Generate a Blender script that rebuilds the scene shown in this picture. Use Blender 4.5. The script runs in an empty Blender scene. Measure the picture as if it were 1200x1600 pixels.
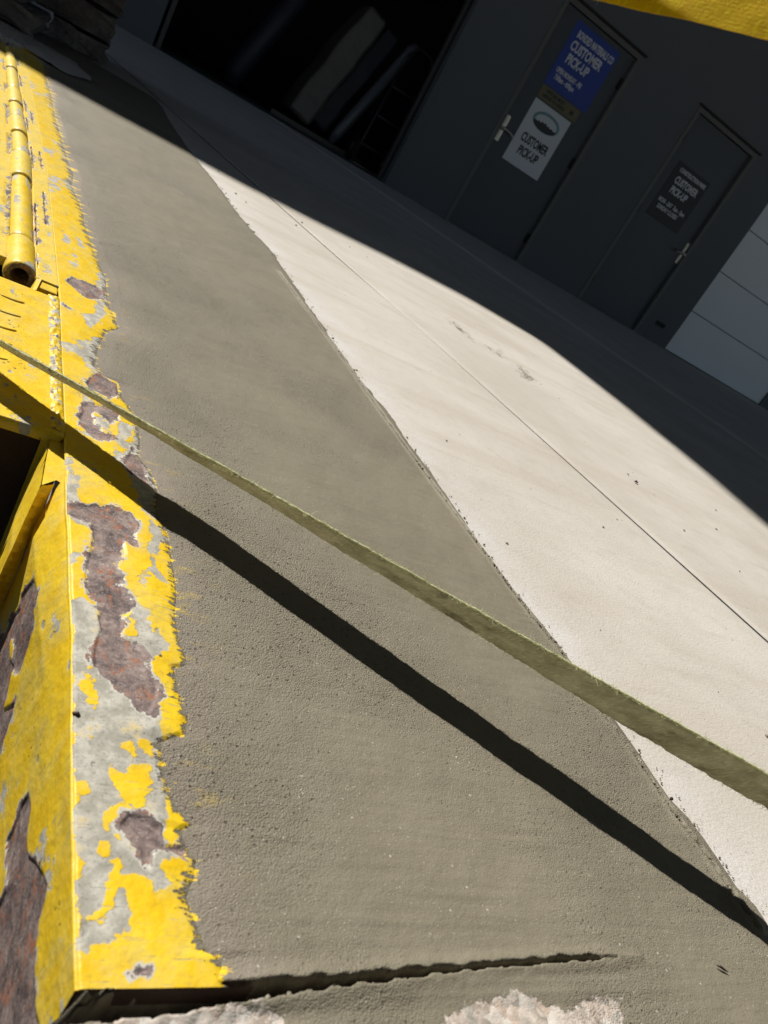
import bpy, bmesh, math, random, json
import numpy as np
from mathutils import Vector, Matrix

sc = bpy.context.scene
C = sc.collection
PI = math.pi
rad = math.radians

# ------------------------------------------------------------------ camera
CAM_H = 0.2156
cam_d = bpy.data.cameras.new('camera')
cam = bpy.data.objects.new('camera', cam_d); C.objects.link(cam)
_r = Vector((0.82564855, -0.28451521, 0.48719152))
_u = Vector((-0.282358, 0.53922466, 0.79341712))
_f = Vector((0.48844492, 0.79264611, -0.36487491))
cam.matrix_world = Matrix(((_r.x, _u.x, -_f.x, 0), (_r.y, _u.y, -_f.y, 0), (_r.z, _u.z, -_f.z, CAM_H), (0, 0, 0, 1)))
cam_d.sensor_fit = 'VERTICAL'; cam_d.sensor_height = 36; cam_d.sensor_width = 27
cam_d.lens = 1213.6 / 1600 * 36
cam_d.clip_start = 0.005; cam_d.clip_end = 400
cam_d.dof.use_dof = True; cam_d.dof.focus_distance = 0.55
cam_d.dof.aperture_fstop = cam_d.lens / 1.25          # an entrance pupil of about 1.2 mm
sc.camera = cam

# ------------------------------------------------------------------ sky, sun, exposure
SUN_AZ, SUN_EL = -33.0, 43.0
w = bpy.data.worlds.new('World'); sc.world = w; w.use_nodes = True
nt = w.node_tree
sky = nt.nodes.new('ShaderNodeTexSky'); sky.sky_type = 'NISHITA'; sky.sun_disc = False
sky.sun_elevation = rad(SUN_EL); sky.sun_rotation = rad(SUN_AZ)
sky.air_density = 1.0; sky.dust_density = 0.3; sky.ozone_density = 1.5
bg = nt.nodes['Background']; nt.links.new(sky.outputs[0], bg.inputs[0]); bg.inputs[1].default_value = 0.05
sun_d = bpy.data.lights.new('sun', 'SUN'); sun_d.energy = 5.0; sun_d.angle = rad(0.5); sun_d.color = (1.0, 0.955, 0.89)
sun = bpy.data.objects.new('sun', sun_d); C.objects.link(sun)
SV = Vector((math.sin(rad(SUN_AZ)) * math.cos(rad(SUN_EL)), math.cos(rad(SUN_AZ)) * math.cos(rad(SUN_EL)), math.sin(rad(SUN_EL))))
sun.rotation_euler = SV.to_track_quat('Z', 'Y').to_euler(); sun.location = (0, 0, 12)
sc.view_settings.view_transform = 'Standard'; sc.view_settings.look = 'None'
sc.view_settings.exposure = 0.30; sc.view_settings.gamma = 1

# measured outlines of paint chips, rust, mortar edges (metres on their own surface)
DATA = json.loads('''{"border":[[0.1117,0.1178],[0.1116,0.1202],[0.1114,0.1262],[0.1075,0.1281],[0.1054,0.133],[0.104,0.1381],[0.1019,0.1453],[0.1054,0.1533],[0.1065,0.1591],[0.1041,0.1625],[0.1017,0.1697],[0.1066,0.1727],[0.1013,0.1786],[0.0987,0.185],[0.0975,0.1918],[0.0967,0.1989],[0.0972,0.208],[0.1073,0.2137],[0.1092,0.2233],[0.1066,0.2314],[0.1059,0.2403],[0.1052,0.2496],[0.1112,0.2531],[0.1112,0.2591],[0.109,0.2689],[0.1085,0.2864],[0.1106,0.3013],[0.1107,0.3166],[0.1099,0.3381],[0.1096,0.3496],[0.1049,0.3722],[0.1064,0.3933],[0.1033,0.4132],[0.0965,0.4282],[0.0981,0.4498],[0.0973,0.4759],[0.0931,0.4916],[0.0877,0.5051],[0.0863,0.527],[0.0757,0.5284],[0.0694,0.5393],[0.0709,0.5766],[0.077,0.6164],[0.0873,0.635],[0.0849,0.6547],[0.0798,0.6801],[0.0776,0.7204],[0.0771,0.7573],[0.0691,0.7969],[0.0644,0.8343],[0.0545,0.9192],[0.0523,0.9585],[0.0358,1.075],[0.0362,1.1356],[0.0251,1.2185],[0.0102,1.3635],[-0.008,1.5414],[-0.024,1.7449],[-0.0442,1.9347],[-0.057,2.1078]],"rust":[[[0.0555,0.3504],[0.0666,0.3563],[0.073,0.3597],[0.0819,0.3614],[0.0887,0.3593],[0.0928,0.3493],[0.0912,0.3297],[0.088,0.3299],[0.0858,0.3328],[0.0868,0.3224],[0.0824,0.3137],[0.082,0.3085],[0.0852,0.3],[0.0833,0.296],[0.0879,0.2883],[0.0888,0.2797],[0.0838,0.2728],[0.0842,0.2614],[0.0899,0.2591],[0.0951,0.2515],[0.0959,0.2415],[0.0981,0.2373],[0.0965,0.2275],[0.0936,0.2201],[0.0886,0.2201],[0.0855,0.225],[0.0806,0.2283],[0.0756,0.234],[0.0714,0.24],[0.0712,0.2498],[0.0737,0.2634],[0.0728,0.2701],[0.0736,0.2733],[0.0681,0.2826],[0.067,0.2912],[0.0668,0.3023],[0.0686,0.316],[0.0701,0.331],[0.0691,0.34],[0.0598,0.341],[0.0558,0.3435]],[[0.0423,0.6951],[0.0479,0.7138],[0.0604,0.715],[0.0714,0.721],[0.0754,0.7085],[0.0717,0.6864],[0.0622,0.6743],[0.0542,0.6805],[0.0477,0.6887]],[[0.0632,0.5044],[0.0671,0.5216],[0.0757,0.5284],[0.0859,0.5266],[0.0879,0.5124],[0.0812,0.4947],[0.0749,0.4944],[0.0666,0.4973]],[[0.0611,0.4707],[0.0669,0.4763],[0.0758,0.4806],[0.0851,0.474],[0.0854,0.4651],[0.0797,0.4573],[0.075,0.4634],[0.0698,0.4666],[0.0687,0.4613],[0.0712,0.45],[0.075,0.4444],[0.0808,0.4402],[0.0796,0.4328],[0.0713,0.4311],[0.0657,0.4352],[0.0607,0.4423],[0.0601,0.452],[0.0621,0.4606]],[[0.08,0.1684],[0.0836,0.1736],[0.0879,0.1733],[0.0943,0.169],[0.0953,0.1635],[0.1019,0.1631],[0.103,0.1577],[0.0982,0.1604],[0.0924,0.1609],[0.0906,0.1539],[0.0873,0.1551],[0.0867,0.1619],[0.084,0.164]],[[0.083,0.1214],[0.0854,0.1226],[0.0885,0.122],[0.0854,0.1208]],[[0.0925,0.4376],[0.0996,0.4185],[0.1014,0.3974],[0.0896,0.4012],[0.0861,0.41]],[[0.0292,0.6978],[0.0326,0.7009],[0.0342,0.6908],[0.0309,0.6861]],[[0.0421,0.6393],[0.0466,0.6359],[0.0497,0.6321],[0.0448,0.6321]]],"grey":[[[0.0555,0.3977],[0.0607,0.3823],[0.0621,0.3662],[0.0647,0.3553],[0.0668,0.3446],[0.07,0.3365],[0.0569,0.3373],[0.0564,0.3509],[0.0567,0.3669],[0.0557,0.384]],[[0.0612,0.2775],[0.0672,0.2823],[0.0728,0.2722],[0.0838,0.2728],[0.089,0.2855],[0.0947,0.2817],[0.0951,0.2709],[0.0991,0.2659],[0.1039,0.2632],[0.1053,0.2587],[0.0971,0.2532],[0.0973,0.2419],[0.0987,0.2332],[0.0956,0.2238],[0.0945,0.217],[0.0973,0.2096],[0.0975,0.2035],[0.0965,0.1959],[0.0969,0.1903],[0.095,0.1819],[0.0978,0.1777],[0.0942,0.1665],[0.1011,0.1616],[0.103,0.1577],[0.0935,0.1548],[0.0944,0.1489],[0.0916,0.146],[0.0927,0.1398],[0.0873,0.1396],[0.0835,0.1389],[0.0828,0.1342],[0.0809,0.1317],[0.0729,0.1292],[0.0712,0.1244],[0.0702,0.125],[0.0676,0.1475],[0.0656,0.1913],[0.0615,0.2704]],[[0.1001,0.3592],[0.11,0.3478],[0.1009,0.3285],[0.1025,0.3167],[0.1051,0.3075],[0.106,0.3046],[0.098,0.3132],[0.0964,0.3266],[0.0981,0.3404]],[[0.0689,0.688],[0.0771,0.685],[0.0755,0.6481],[0.0649,0.607],[0.0599,0.6152],[0.0585,0.631],[0.0668,0.6409]],[[0.0588,0.564],[0.0654,0.5746],[0.0746,0.5869],[0.0817,0.5689],[0.0757,0.5372],[0.069,0.5389],[0.0634,0.5567]],[[0.0859,0.4672],[0.0932,0.4637],[0.0907,0.4446],[0.0846,0.4322],[0.082,0.4469]],[[0.0338,0.8417],[0.0413,0.8379],[0.0412,0.8072],[0.0364,0.8104]],[[0.0486,0.8432],[0.0562,0.8394],[0.0554,0.8193],[0.0492,0.8206]],[[0.0917,0.3123],[0.0968,0.3093],[0.0943,0.3001],[0.0913,0.3006]],[[0.0598,0.3092],[0.0631,0.3106],[0.0634,0.3033],[0.06,0.302]],[[0.0602,0.2784],[0.0664,0.2792],[0.0683,0.2728],[0.0614,0.2704]]],"ypatch":[[[0.0698,0.2397],[0.0708,0.2306],[0.0745,0.2237],[0.0725,0.219],[0.0693,0.2226],[0.067,0.2242],[0.0657,0.2283],[0.0683,0.2335]],[[0.0688,0.2119],[0.0711,0.2114],[0.0716,0.2035],[0.0694,0.2031]],[[0.0822,0.2024],[0.085,0.2039],[0.088,0.1985],[0.0855,0.1943],[0.0925,0.1944],[0.0915,0.1886],[0.0928,0.1843],[0.0889,0.1802],[0.0917,0.1762],[0.0872,0.1741],[0.0822,0.1769],[0.0801,0.1809],[0.0772,0.1849],[0.0776,0.1931],[0.0816,0.1873],[0.0839,0.1885],[0.0848,0.1951]],[[0.089,0.2045],[0.0914,0.206],[0.0931,0.1993],[0.0896,0.1997]],[[0.0698,0.2003],[0.0728,0.196],[0.075,0.1936],[0.0722,0.1869],[0.0701,0.1822],[0.0681,0.1803],[0.0673,0.1844],[0.0708,0.1875],[0.0721,0.1932]],[[0.0744,0.1735],[0.0772,0.1759],[0.0807,0.1742],[0.08,0.1692],[0.0765,0.1665],[0.0748,0.1695]],[[0.0792,0.1652],[0.084,0.1621],[0.0826,0.1612],[0.0799,0.1622]],[[0.0745,0.161],[0.0765,0.1619],[0.0765,0.1581],[0.0752,0.158]],[[0.0811,0.1511],[0.0905,0.1502],[0.0912,0.1445],[0.0867,0.1396],[0.0835,0.1388],[0.081,0.1455]],[[0.0798,0.1561],[0.0811,0.1511],[0.0803,0.1441],[0.0772,0.1387],[0.0735,0.136],[0.0711,0.1366],[0.071,0.1398],[0.0747,0.1412],[0.0759,0.1453],[0.0752,0.148]],[[0.095,0.169],[0.0976,0.1752],[0.0991,0.1745],[0.1023,0.1672],[0.1027,0.1632],[0.0975,0.1628]],[[0.0944,0.1475],[0.1008,0.1493],[0.1013,0.1464],[0.0968,0.142],[0.0949,0.1447]],[[0.0847,0.2697],[0.0895,0.2741],[0.0882,0.264],[0.0855,0.2645]],[[0.0758,0.1753],[0.0815,0.1794],[0.0872,0.1749],[0.0814,0.171],[0.0772,0.169]]],"side_rust":[[[0.3234,-0.0254],[0.3192,-0.0245],[0.3069,-0.0219],[0.3027,-0.0286],[0.2939,-0.0284],[0.2887,-0.0366],[0.2861,-0.046],[0.2869,-0.0535],[0.2964,-0.0604],[0.2909,-0.0672],[0.2866,-0.0739],[0.2753,-0.0576],[0.2693,-0.0687],[0.2667,-0.0797],[0.2744,-0.1003],[0.3609,-0.1008],[0.339,-0.0773],[0.3334,-0.0706],[0.3332,-0.0602],[0.3269,-0.0474],[0.3319,-0.0435],[0.3252,-0.0282]],[[0.2157,-0.0429],[0.2061,-0.0391],[0.2006,-0.0415],[0.197,-0.0439],[0.189,-0.0425],[0.1807,-0.0342],[0.1696,-0.0251],[0.1616,-0.021],[0.1575,-0.0236],[0.1551,-0.0287],[0.148,-0.0316],[0.1392,-0.0333],[0.1305,-0.0319],[0.1243,-0.028],[0.1169,-0.0278],[0.144,-0.0823],[0.1971,-0.0929],[0.1924,-0.0762],[0.1933,-0.0686],[0.1998,-0.0679],[0.2065,-0.0697],[0.2155,-0.0718],[0.2142,-0.0623],[0.2169,-0.0519]]],"side_y":[[[0.3174,-0.0584],[0.3102,-0.0559],[0.3001,-0.0585],[0.3085,-0.0626],[0.3171,-0.0624]],[[0.2964,-0.0604],[0.2869,-0.0535],[0.2753,-0.0576],[0.2866,-0.0739],[0.2909,-0.0672]]],"medge":[[-0.1417,3.1958],[-0.0507,2.9657],[0.0477,2.966],[0.149,2.9198],[0.2412,2.8778],[0.2525,2.7177],[0.2543,2.4487],[0.2722,2.0803],[0.3062,1.7145],[0.3225,1.4486],[0.3514,1.2691],[0.3568,0.9989],[0.3649,0.7923],[0.3777,0.703],[0.3777,0.6317],[0.3827,0.5691],[0.3837,0.5109],[0.383,0.4663],[0.3869,0.4102],[0.3951,0.369],[0.3982,0.3316],[0.4001,0.3058],[0.4033,0.2837],[0.4029,0.2507],[0.4033,0.2193],[0.4092,0.2069],[0.4093,0.1875],[0.4081,0.1646],[0.4134,0.154],[0.4127,0.1437]],"ridge":[[0.332,1.1689],[0.3561,0.8213],[0.3611,0.6857],[0.3653,0.6194],[0.3703,0.5572],[0.3761,0.4845],[0.3811,0.4273],[0.3828,0.3993],[0.3854,0.3708],[0.3909,0.3451],[0.3905,0.2882],[0.3909,0.2705],[0.3942,0.2493],[0.3938,0.2396],[0.3938,0.2195],[0.3938,0.1958],[0.3966,0.1803],[0.3965,0.1629],[0.3969,0.15],[0.3976,0.1423]],"stone":[[[0.0665,0.1038],[0.0743,0.1092],[0.0916,0.1105],[0.1209,0.1134],[0.1222,0.1095],[0.1281,0.1075],[0.1261,0.0974],[0.0666,0.1009]],[[0.1731,0.0983],[0.1864,0.1057],[0.197,0.111],[0.208,0.1103],[0.2196,0.1155],[0.2296,0.1113],[0.2433,0.1076],[0.2588,0.1106],[0.2749,0.1107],[0.2708,0.1022],[0.2669,0.0893]]],"joint":[[0.4076,2.2419],[0.4433,2.1178],[0.5962,1.2072],[0.7129,0.7868],[0.8075,0.4846]],"stain":[[[0.8012,1.4878],[0.8384,1.5394],[0.8504,1.4546],[0.824,1.3896],[0.8145,1.4339]],[[0.86,1.4241],[0.8784,1.4363],[0.9198,1.3992],[0.8896,1.3762]],[[0.9233,1.4498],[0.948,1.4751],[0.913,1.4066],[0.8944,1.3986]],[[0.9241,1.3584],[0.9649,1.408],[0.956,1.3121],[0.9031,1.2585],[0.8913,1.2851]]],"kn":[0.663,0.752,0.978,1.098,1.216,1.325,1.435,1.57,1.799,2.046],"stones":[[-0.188,2.4851],[-0.1128,2.5095],[-0.0779,2.9343],[0.0002,3.1271],[0.0561,3.2385],[0.0646,4.0933]],"strap":[[[-0.72085,0.46074,-0.86541,0.48997],[0.72967,-0.47153,0.15586,0.01448]],[[-0.18751,0.2089,-0.80392,0.461],[0.166,-0.13128,0.1283,0.02835]]]}''')

# ------------------------------------------------------------------ helpers
rng = np.random.RandomState(7)
_T = rng.rand(256, 256)
def vnoise(x, y, seed=0):
    x = np.asarray(x, float) + seed * 17.3; y = np.asarray(y, float) + seed * 9.1
    xi = np.floor(x).astype(int); yi = np.floor(y).astype(int); fx = x - xi; fy = y - yi
    fx = fx * fx * (3 - 2 * fx); fy = fy * fy * (3 - 2 * fy)
    a = _T[xi & 255, yi & 255]; b = _T[(xi + 1) & 255, yi & 255]; c = _T[xi & 255, (yi + 1) & 255]; d = _T[(xi + 1) & 255, (yi + 1) & 255]
    return (a * (1 - fx) + b * fx) * (1 - fy) + (c * (1 - fx) + d * fx) * fy - 0.5
def fnoise(x, y, seed=0, o=3):
    s = 0; k = 1.0
    for i in range(o):
        s = s + vnoise(np.asarray(x) * 2 ** i, np.asarray(y) * 2 ** i, seed + i * 3) * k; k *= 0.5
    return s
def sdf_poly(x, y, poly):
    """signed distance, positive inside"""
    P = np.asarray(poly, float); Q = np.roll(P, -1, 0)
    d = np.full(x.shape, 1e9); ins = np.zeros(x.shape, bool)
    for (ax, ay), (bx, by) in zip(P, Q):
        ex, ey = bx - ax, by - ay
        t = np.clip(((x - ax) * ex + (y - ay) * ey) / (ex * ex + ey * ey + 1e-12), 0, 1)
        d = np.minimum(d, np.hypot(x - ax - t * ex, y - ay - t * ey))
        c = (ay > y) != (by > y)
        with np.errstate(divide='ignore', invalid='ignore'):
            xx = ax + (y - ay) * ex / (ey if ey else 1e-12)
        ins ^= c & (x < xx)
    return np.where(ins, d, -d)
def sdf_any(x, y, polys):
    s = np.full(x.shape, -1.0)
    for p in polys: s = np.maximum(s, sdf_poly(x, y, p))
    return s
def dist_line(x, y, pts):
    d = np.full(x.shape, 1e9)
    for (ax, ay), (bx, by) in zip(pts[:-1], pts[1:]):
        ex, ey = bx - ax, by - ay
        t = np.clip(((x - ax) * ex + (y - ay) * ey) / (ex * ex + ey * ey + 1e-12), 0, 1)
        d = np.minimum(d, np.hypot(x - ax - t * ex, y - ay - t * ey))
    return d
def interp_line(pts):
    P = np.array(sorted([(b, a) for a, b in pts]))
    return lambda y: np.interp(y, P[:, 0], P[:, 1])

def link(name, me, m=None, parent=None, smooth=False):
    o = bpy.data.objects.new(name, me); C.objects.link(o)
    if m and not me.materials: me.materials.append(m)
    if parent: o.parent = parent; o.matrix_parent_inverse = parent.matrix_world.inverted()
    if smooth:
        me.polygons.foreach_set('use_smooth', [True] * len(me.polygons))
    return o
def obj(name, bm, m, parent=None, smooth=False):
    me = bpy.data.meshes.new(name); bmesh.ops.recalc_face_normals(bm, faces=bm.faces); bm.to_mesh(me); bm.free()
    return link(name, me, m, parent, smooth)
def tag(o, label, cat, group=None):
    o['label'] = label; o['category'] = cat
    if group: o['group'] = group
    return o
def empty(name, loc=(0, 0, 0)):
    o = bpy.data.objects.new(name, None); C.objects.link(o); o.location = loc; o.empty_display_size = .05
    bpy.context.view_layer.update(); return o
def grid(name, X, Y, Z, m, parent=None, attrs=None, keep=None, smooth=True):
    n, k = X.shape
    co = np.stack([X, Y, Z], -1).reshape(-1, 3)
    idx = np.arange(n * k).reshape(n, k)
    q = np.stack([idx[:-1, :-1], idx[:-1, 1:], idx[1:, 1:], idx[1:, :-1]], -1)
    if keep is not None:
        q = q[keep[:-1, :-1] & keep[1:, 1:]]
    q = q.reshape(-1, 4)
    me = bpy.data.meshes.new(name)
    me.vertices.add(len(co)); me.vertices.foreach_set('co', co.ravel())
    me.loops.add(q.size); me.loops.foreach_set('vertex_index', q.ravel().astype(np.int32))
    me.polygons.add(len(q)); me.polygons.foreach_set('loop_start', np.arange(0, q.size, 4, dtype=np.int32))
    me.update(calc_edges=True)
    for a, v in (attrs or {}).items():
        at = me.attributes.new(a, 'FLOAT', 'POINT'); at.data.foreach_set('value', np.asarray(v, np.float32).ravel())
    return link(name, me, m, parent, smooth)
def box(bm, x0, x1, y0, y1, z0, z1, bev=0, M=None):
    r = bmesh.ops.create_cube(bm, size=1)
    vs = r['verts']
    for v in vs:
        v.co = Vector(((x0 + x1) / 2 + v.co.x * (x1 - x0), (y0 + y1) / 2 + v.co.y * (y1 - y0), (z0 + z1) / 2 + v.co.z * (z1 - z0)))
    if bev:
        es = list({e for v in vs for e in v.link_edges})
        r2 = bmesh.ops.bevel(bm, geom=es, offset=bev, segments=2, affect='EDGES', profile=.5)
        vs = list({v for f in r2['faces'] for v in f.verts} | {v for v in vs if v.is_valid})
    if M is not None: bmesh.ops.transform(bm, matrix=M, verts=vs)
    return vs
def boxo(name, x0, x1, y0, y1, z0, z1, m, parent=None, bev=0, M=None):
    bm = bmesh.new(); box(bm, x0, x1, y0, y1, z0, z1, bev, M); return obj(name, bm, m, parent)
def tube(bm, pts, r, seg=10, cap=True):
    pts = [Vector(p) for p in pts]; rings = []
    for i, p in enumerate(pts):
        t = (pts[min(i + 1, len(pts) - 1)] - pts[max(i - 1, 0)]).normalized()
        a = t.orthogonal().normalized() if i == 0 else (a - t * a.dot(t)).normalized()
        b = t.cross(a); rr = r[i] if isinstance(r, (list, tuple)) else r
        rings.append([bm.verts.new(p + (a * math.cos(2 * PI * k / seg) + b * math.sin(2 * PI * k / seg)) * rr) for k in range(seg)])
    for A, B in zip(rings[:-1], rings[1:]):
        for k in range(seg): bm.faces.new((A[k], A[(k + 1) % seg], B[(k + 1) % seg], B[k]))
    if cap: bm.faces.new(rings[0][::-1]); bm.faces.new(rings[-1])

# ------------------------------------------------------------------ materials
class NM:
    def __init__(s, name):
        s.m = bpy.data.materials.new(name); s.m.use_nodes = True; s.t = s.m.node_tree
        s.b = s.t.nodes['Principled BSDF']; s.co = None
    def n(s, typ, **k):
        nd = s.t.nodes.new(typ)
        for a, b in k.items(): setattr(nd, a, b)
        return nd
    def l(s, a, b): s.t.links.new(a, b)
    def coords(s):
        if s.co is None: s.co = s.n('ShaderNodeTexCoord').outputs['Object']
        return s.co
    def mapping(s, scale=(1, 1, 1), rot=(0, 0, 0)):
        mp = s.n('ShaderNodeMapping'); s.l(s.coords(), mp.inputs[0]); mp.inputs['Scale'].default_value = scale; mp.inputs['Rotation'].default_value = rot
        return mp.outputs[0]
    def noise(s, scale, detail=4, rough=.55, vec=None, dist=0):
        n = s.n('ShaderNodeTexNoise'); s.l(vec or s.coords(), n.inputs['Vector'])
        n.inputs['Scale'].default_value = scale; n.inputs['Detail'].default_value = detail; n.inputs['Roughness'].default_value = rough; n.inputs['Distortion'].default_value = dist
        return n.outputs[0]
    def voro(s, scale, vec=None, feat='F1'):
        n = s.n('ShaderNodeTexVoronoi', feature=feat); s.l(vec or s.coords(), n.inputs['Vector']); n.inputs['Scale'].default_value = scale
        return n
    def attr(s, name):
        return s.n('ShaderNodeAttribute', attribute_name=name).outputs['Fac']
    def math(s, op, a, b=None, c=None, clamp=False):
        n = s.n('ShaderNodeMath', operation=op, use_clamp=clamp)
        for i, v in enumerate((a, b, c)):
            if v is None: continue
            if isinstance(v, (int, float)): n.inputs[i].default_value = v
            else: s.l(v, n.inputs[i])
        return n.outputs[0]
    def step(s, v, lo, hi, a=0., b=1.):
        n = s.n('ShaderNodeMapRange', interpolation_type='SMOOTHSTEP'); s.l(v, n.inputs[0])
        for i, x in enumerate((lo, hi, a, b)): n.inputs[1 + i].default_value = x
        return n.outputs[0]
    def mix(s, f, a, b, mode='MIX'):
        n = s.n('ShaderNodeMix', data_type='RGBA', blend_type=mode)
        for sock, v in ((n.inputs[0], f), (n.inputs[6], a), (n.inputs[7], b)):
            if isinstance(v, (int, float)): sock.default_value = v
            elif isinstance(v, (tuple, list)): sock.default_value = (*v, 1) if len(v) == 3 else v
            else: s.l(v, sock)
        return n.outputs[2]
    def ramp(s, v, stops):
        n = s.n('ShaderNodeValToRGB'); s.l(v, n.inputs[0]); e = n.color_ramp.elements
        while len(e) < len(stops): e.new(.5)
        for el, (p, c) in zip(e, stops): el.position = p; el.color = (*c, 1)
        return n.outputs[0]
    def bump(s, h, dist, strength=1, prev=None):
        n = s.n('ShaderNodeBump'); s.l(h, n.inputs['Height']); n.inputs['Distance'].default_value = dist; n.inputs['Strength'].default_value = strength
        if prev: s.l(prev, n.inputs['Normal'])
        return n.outputs[0]
    def out(s, col=None, rough=None, normal=None, metal=None, spec=None):
        for k, v in (('Base Color', col), ('Roughness', rough), ('Normal', normal), ('Metallic', metal), ('Specular IOR Level', spec)):
            if v is None: continue
            if isinstance(v, (int, float)): s.b.inputs[k].default_value = v
            elif isinstance(v, (tuple, list)): s.b.inputs[k].default_value = (*v, 1)
            else: s.l(v, s.b.inputs[k])
        return s.m

def plain(name, col, rough=.6, var=.12, scale=6, bumpd=0.002, metal=0, fine=40):
    n = NM(name)
    a = n.noise(scale, 5); b = n.noise(fine, 3)
    f = n.math('MULTIPLY_ADD', a, var * 2, 1 - var)
    c = n.mix(1.0, col, n.ramp(f, [(0, (0, 0, 0)), (1, (1, 1, 1))]), 'MULTIPLY')
    return n.out(c, rough, n.bump(b, bumpd), metal)

def paint_material(name, pale=0.0, streak=(1, 1, 1)):
    """chipped yellow paint over grey residue over rusty steel"""
    n = NM(name)
    rust_a = n.attr('rust'); grey_a = n.attr('bare')
    e1 = n.noise(220, 5, .65); e2 = n.noise(75, 4, .6); e3 = n.noise(900, 2, .6)
    wob = n.math('ADD', n.math('MULTIPLY', n.math('SUBTRACT', e1, .5), .006), n.math('MULTIPLY', n.math('SUBTRACT', e2, .5), .012))
    rw = n.math('ADD', rust_a, n.math('ADD', n.math('MULTIPLY', wob, 1.25), n.math('MULTIPLY', n.math('SUBTRACT', n.noise(1, 5, .7, n.mapping((260, 120, 200), (0, 0, .3))), .5), .008)))
    rmask = n.step(rw, -.00012, .00012)
    prim = n.math('MULTIPLY', n.step(n.math('ADD', rw, n.math('MULTIPLY', n.noise(150, 4, .7), .0022)), -.0001, .0002), n.step(n.noise(45, 3), .35, .5))
    gmask = n.step(n.math('ADD', grey_a, n.math('MULTIPLY', wob, 1.25)), -.0002, .0002)
    # little chips and pinholes
    v = n.voro(330); vsz = n.noise(28, 3)
    chip = n.math('MULTIPLY', n.step(v.outputs['Distance'], .30, .2), n.step(n.math('ADD', n.math('MULTIPLY', vsz, 1), n.math('MULTIPLY', n.n('ShaderNodeSeparateColor').outputs[0], 0)), .60, .68))
    sep = n.n('ShaderNodeSeparateColor'); n.l(v.outputs['Color'], sep.inputs[0])
    chip = n.math('MULTIPLY', chip, n.step(sep.outputs[0], .35, .4))
    v2 = n.voro(95, n.mapping((1, .6, 1), (0, 0, .5))); sep2 = n.n('ShaderNodeSeparateColor'); n.l(v2.outputs['Color'], sep2.inputs[0])
    chip2 = n.math('MULTIPLY', n.step(n.math('ADD', v2.outputs['Distance'], n.math('MULTIPLY', e1, .3)), .31, .25), n.step(sep2.outputs[1], .72, .76))
    # scratches that run across the traffic direction
    sc1 = n.noise(1, 3, .6, n.mapping((60, 900, 60), (0, 0, .62)))
    scr = n.math('MULTIPLY', n.step(sc1, .60, .68), n.step(e2, .42, .6))
    yel = n.mix(n.step(e2, .3, .75), (.80, .515, .010), (.86, .62, .028))
    yel = n.mix(n.math('MULTIPLY', n.step(n.noise(420, 4, .7), .5, .72), .45), yel, (.55, .36, .03))
    yel = n.mix(n.math('MULTIPLY', n.step(n.noise(1, 4, .6, n.mapping(streak)), .5, .75), .4), yel, (.80, .66, .22))
    yel = n.mix(pale, yel, (.82, .68, .20))
    greyc = n.mix(n.step(n.noise(120, 5, .65), .35, .7), (.34, .325, .275), (.58, .56, .49))
    greyc = n.mix(n.math('MULTIPLY', n.step(e3, .56, .72), .6), greyc, (.13, .12, .11))
    greyc = n.mix(n.math('MULTIPLY', n.step(n.noise(60, 5, .7), .55, .66), .55), greyc, (.62, .45, .10))
    rn = n.math('ADD', n.math('MULTIPLY', n.noise(85, 4, .6, dist=.6), .5), n.math('MULTIPLY', n.noise(300, 6, .75, dist=.5), .5))
    rustc = n.ramp(rn, [(0.34, (.045, .034, .034)), (.44, (.13, .098, .094)), (.51, (.22, .165, .15)), (.60, (.33, .26, .23)), (.70, (.50, .45, .41))])
    rustc = n.mix(n.math('MULTIPLY', n.step(n.noise(110, 5, .7, dist=.4), .53, .64), .8), rustc, (.36, .135, .06))
    rustc = n.mix(n.math('MULTIPLY', n.step(e3, .6, .7), .5), rustc, (.5, .47, .46))
    col = n.mix(scr, yel, greyc)
    col = n.mix(chip2, col, greyc)
    pk = n.noise(1, 3, .6, n.mapping((900, 330, 900), (0, 0, .2)))
    pep = n.math('MULTIPLY', n.step(pk, .66, .72), n.step(n.noise(30, 4, .6), .45, .6))
    col = n.mix(n.math('MULTIPLY', pep, .75), col, (.14, .11, .07))
    col = n.mix(chip, col, (.045, .035, .03))
    film = n.math('MULTIPLY', n.step(n.noise(38, 6, .75), .46, .66), .42)
    col = n.mix(film, col, (.56, .47, .20))
    col = n.mix(gmask, col, greyc)
    col = n.mix(prim, col, (.56, .54, .48))
    col = n.mix(rmask, col, rustc)
    sheet = n.step(streaks(n, n.math('SUBTRACT', n.attr('edgep'), 1)), -.0003, .0003)
    col = n.mix(sheet, col, n.mix(.3, mortar_colour(n), (.20, .176, .14)))
    inv_r = n.math('SUBTRACT', 1, rmask); inv_g = n.math('SUBTRACT', 1, gmask)
    h = n.math('ADD', n.math('MULTIPLY', n.math('MULTIPLY', inv_g, inv_r), .35), n.math('MULTIPLY', inv_r, .75))
    h = n.math('SUBTRACT', h, n.math('MULTIPLY', chip, .8)); h = n.math('SUBTRACT', h, n.math('MULTIPLY', chip2, .4)); h = n.math('SUBTRACT', h, n.math('MULTIPLY', scr, .25))
    h = n.math('ADD', h, n.math('MULTIPLY', n.math('MULTIPLY', rn, rmask), 2.2))
    b = n.bump(n.noise(60, 3), .0012)
    b = n.bump(e1, .00035, 1, b)
    b = n.bump(h, .0005, 1, b)
    rough = n.mix(gmask, (.42,) * 3, (.85,) * 3); rough = n.mix(rmask, rough, (.6,) * 3); rough = n.mix(sheet, rough, (.85,) * 3)
    b = n.bump(n.math('MULTIPLY', n.noise(900, 3, .65), sheet), .0009, 1, b)
    b = n.bump(sheet, .0003, 1, b)
    return n.out(col, rough, b, spec=.35)

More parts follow.
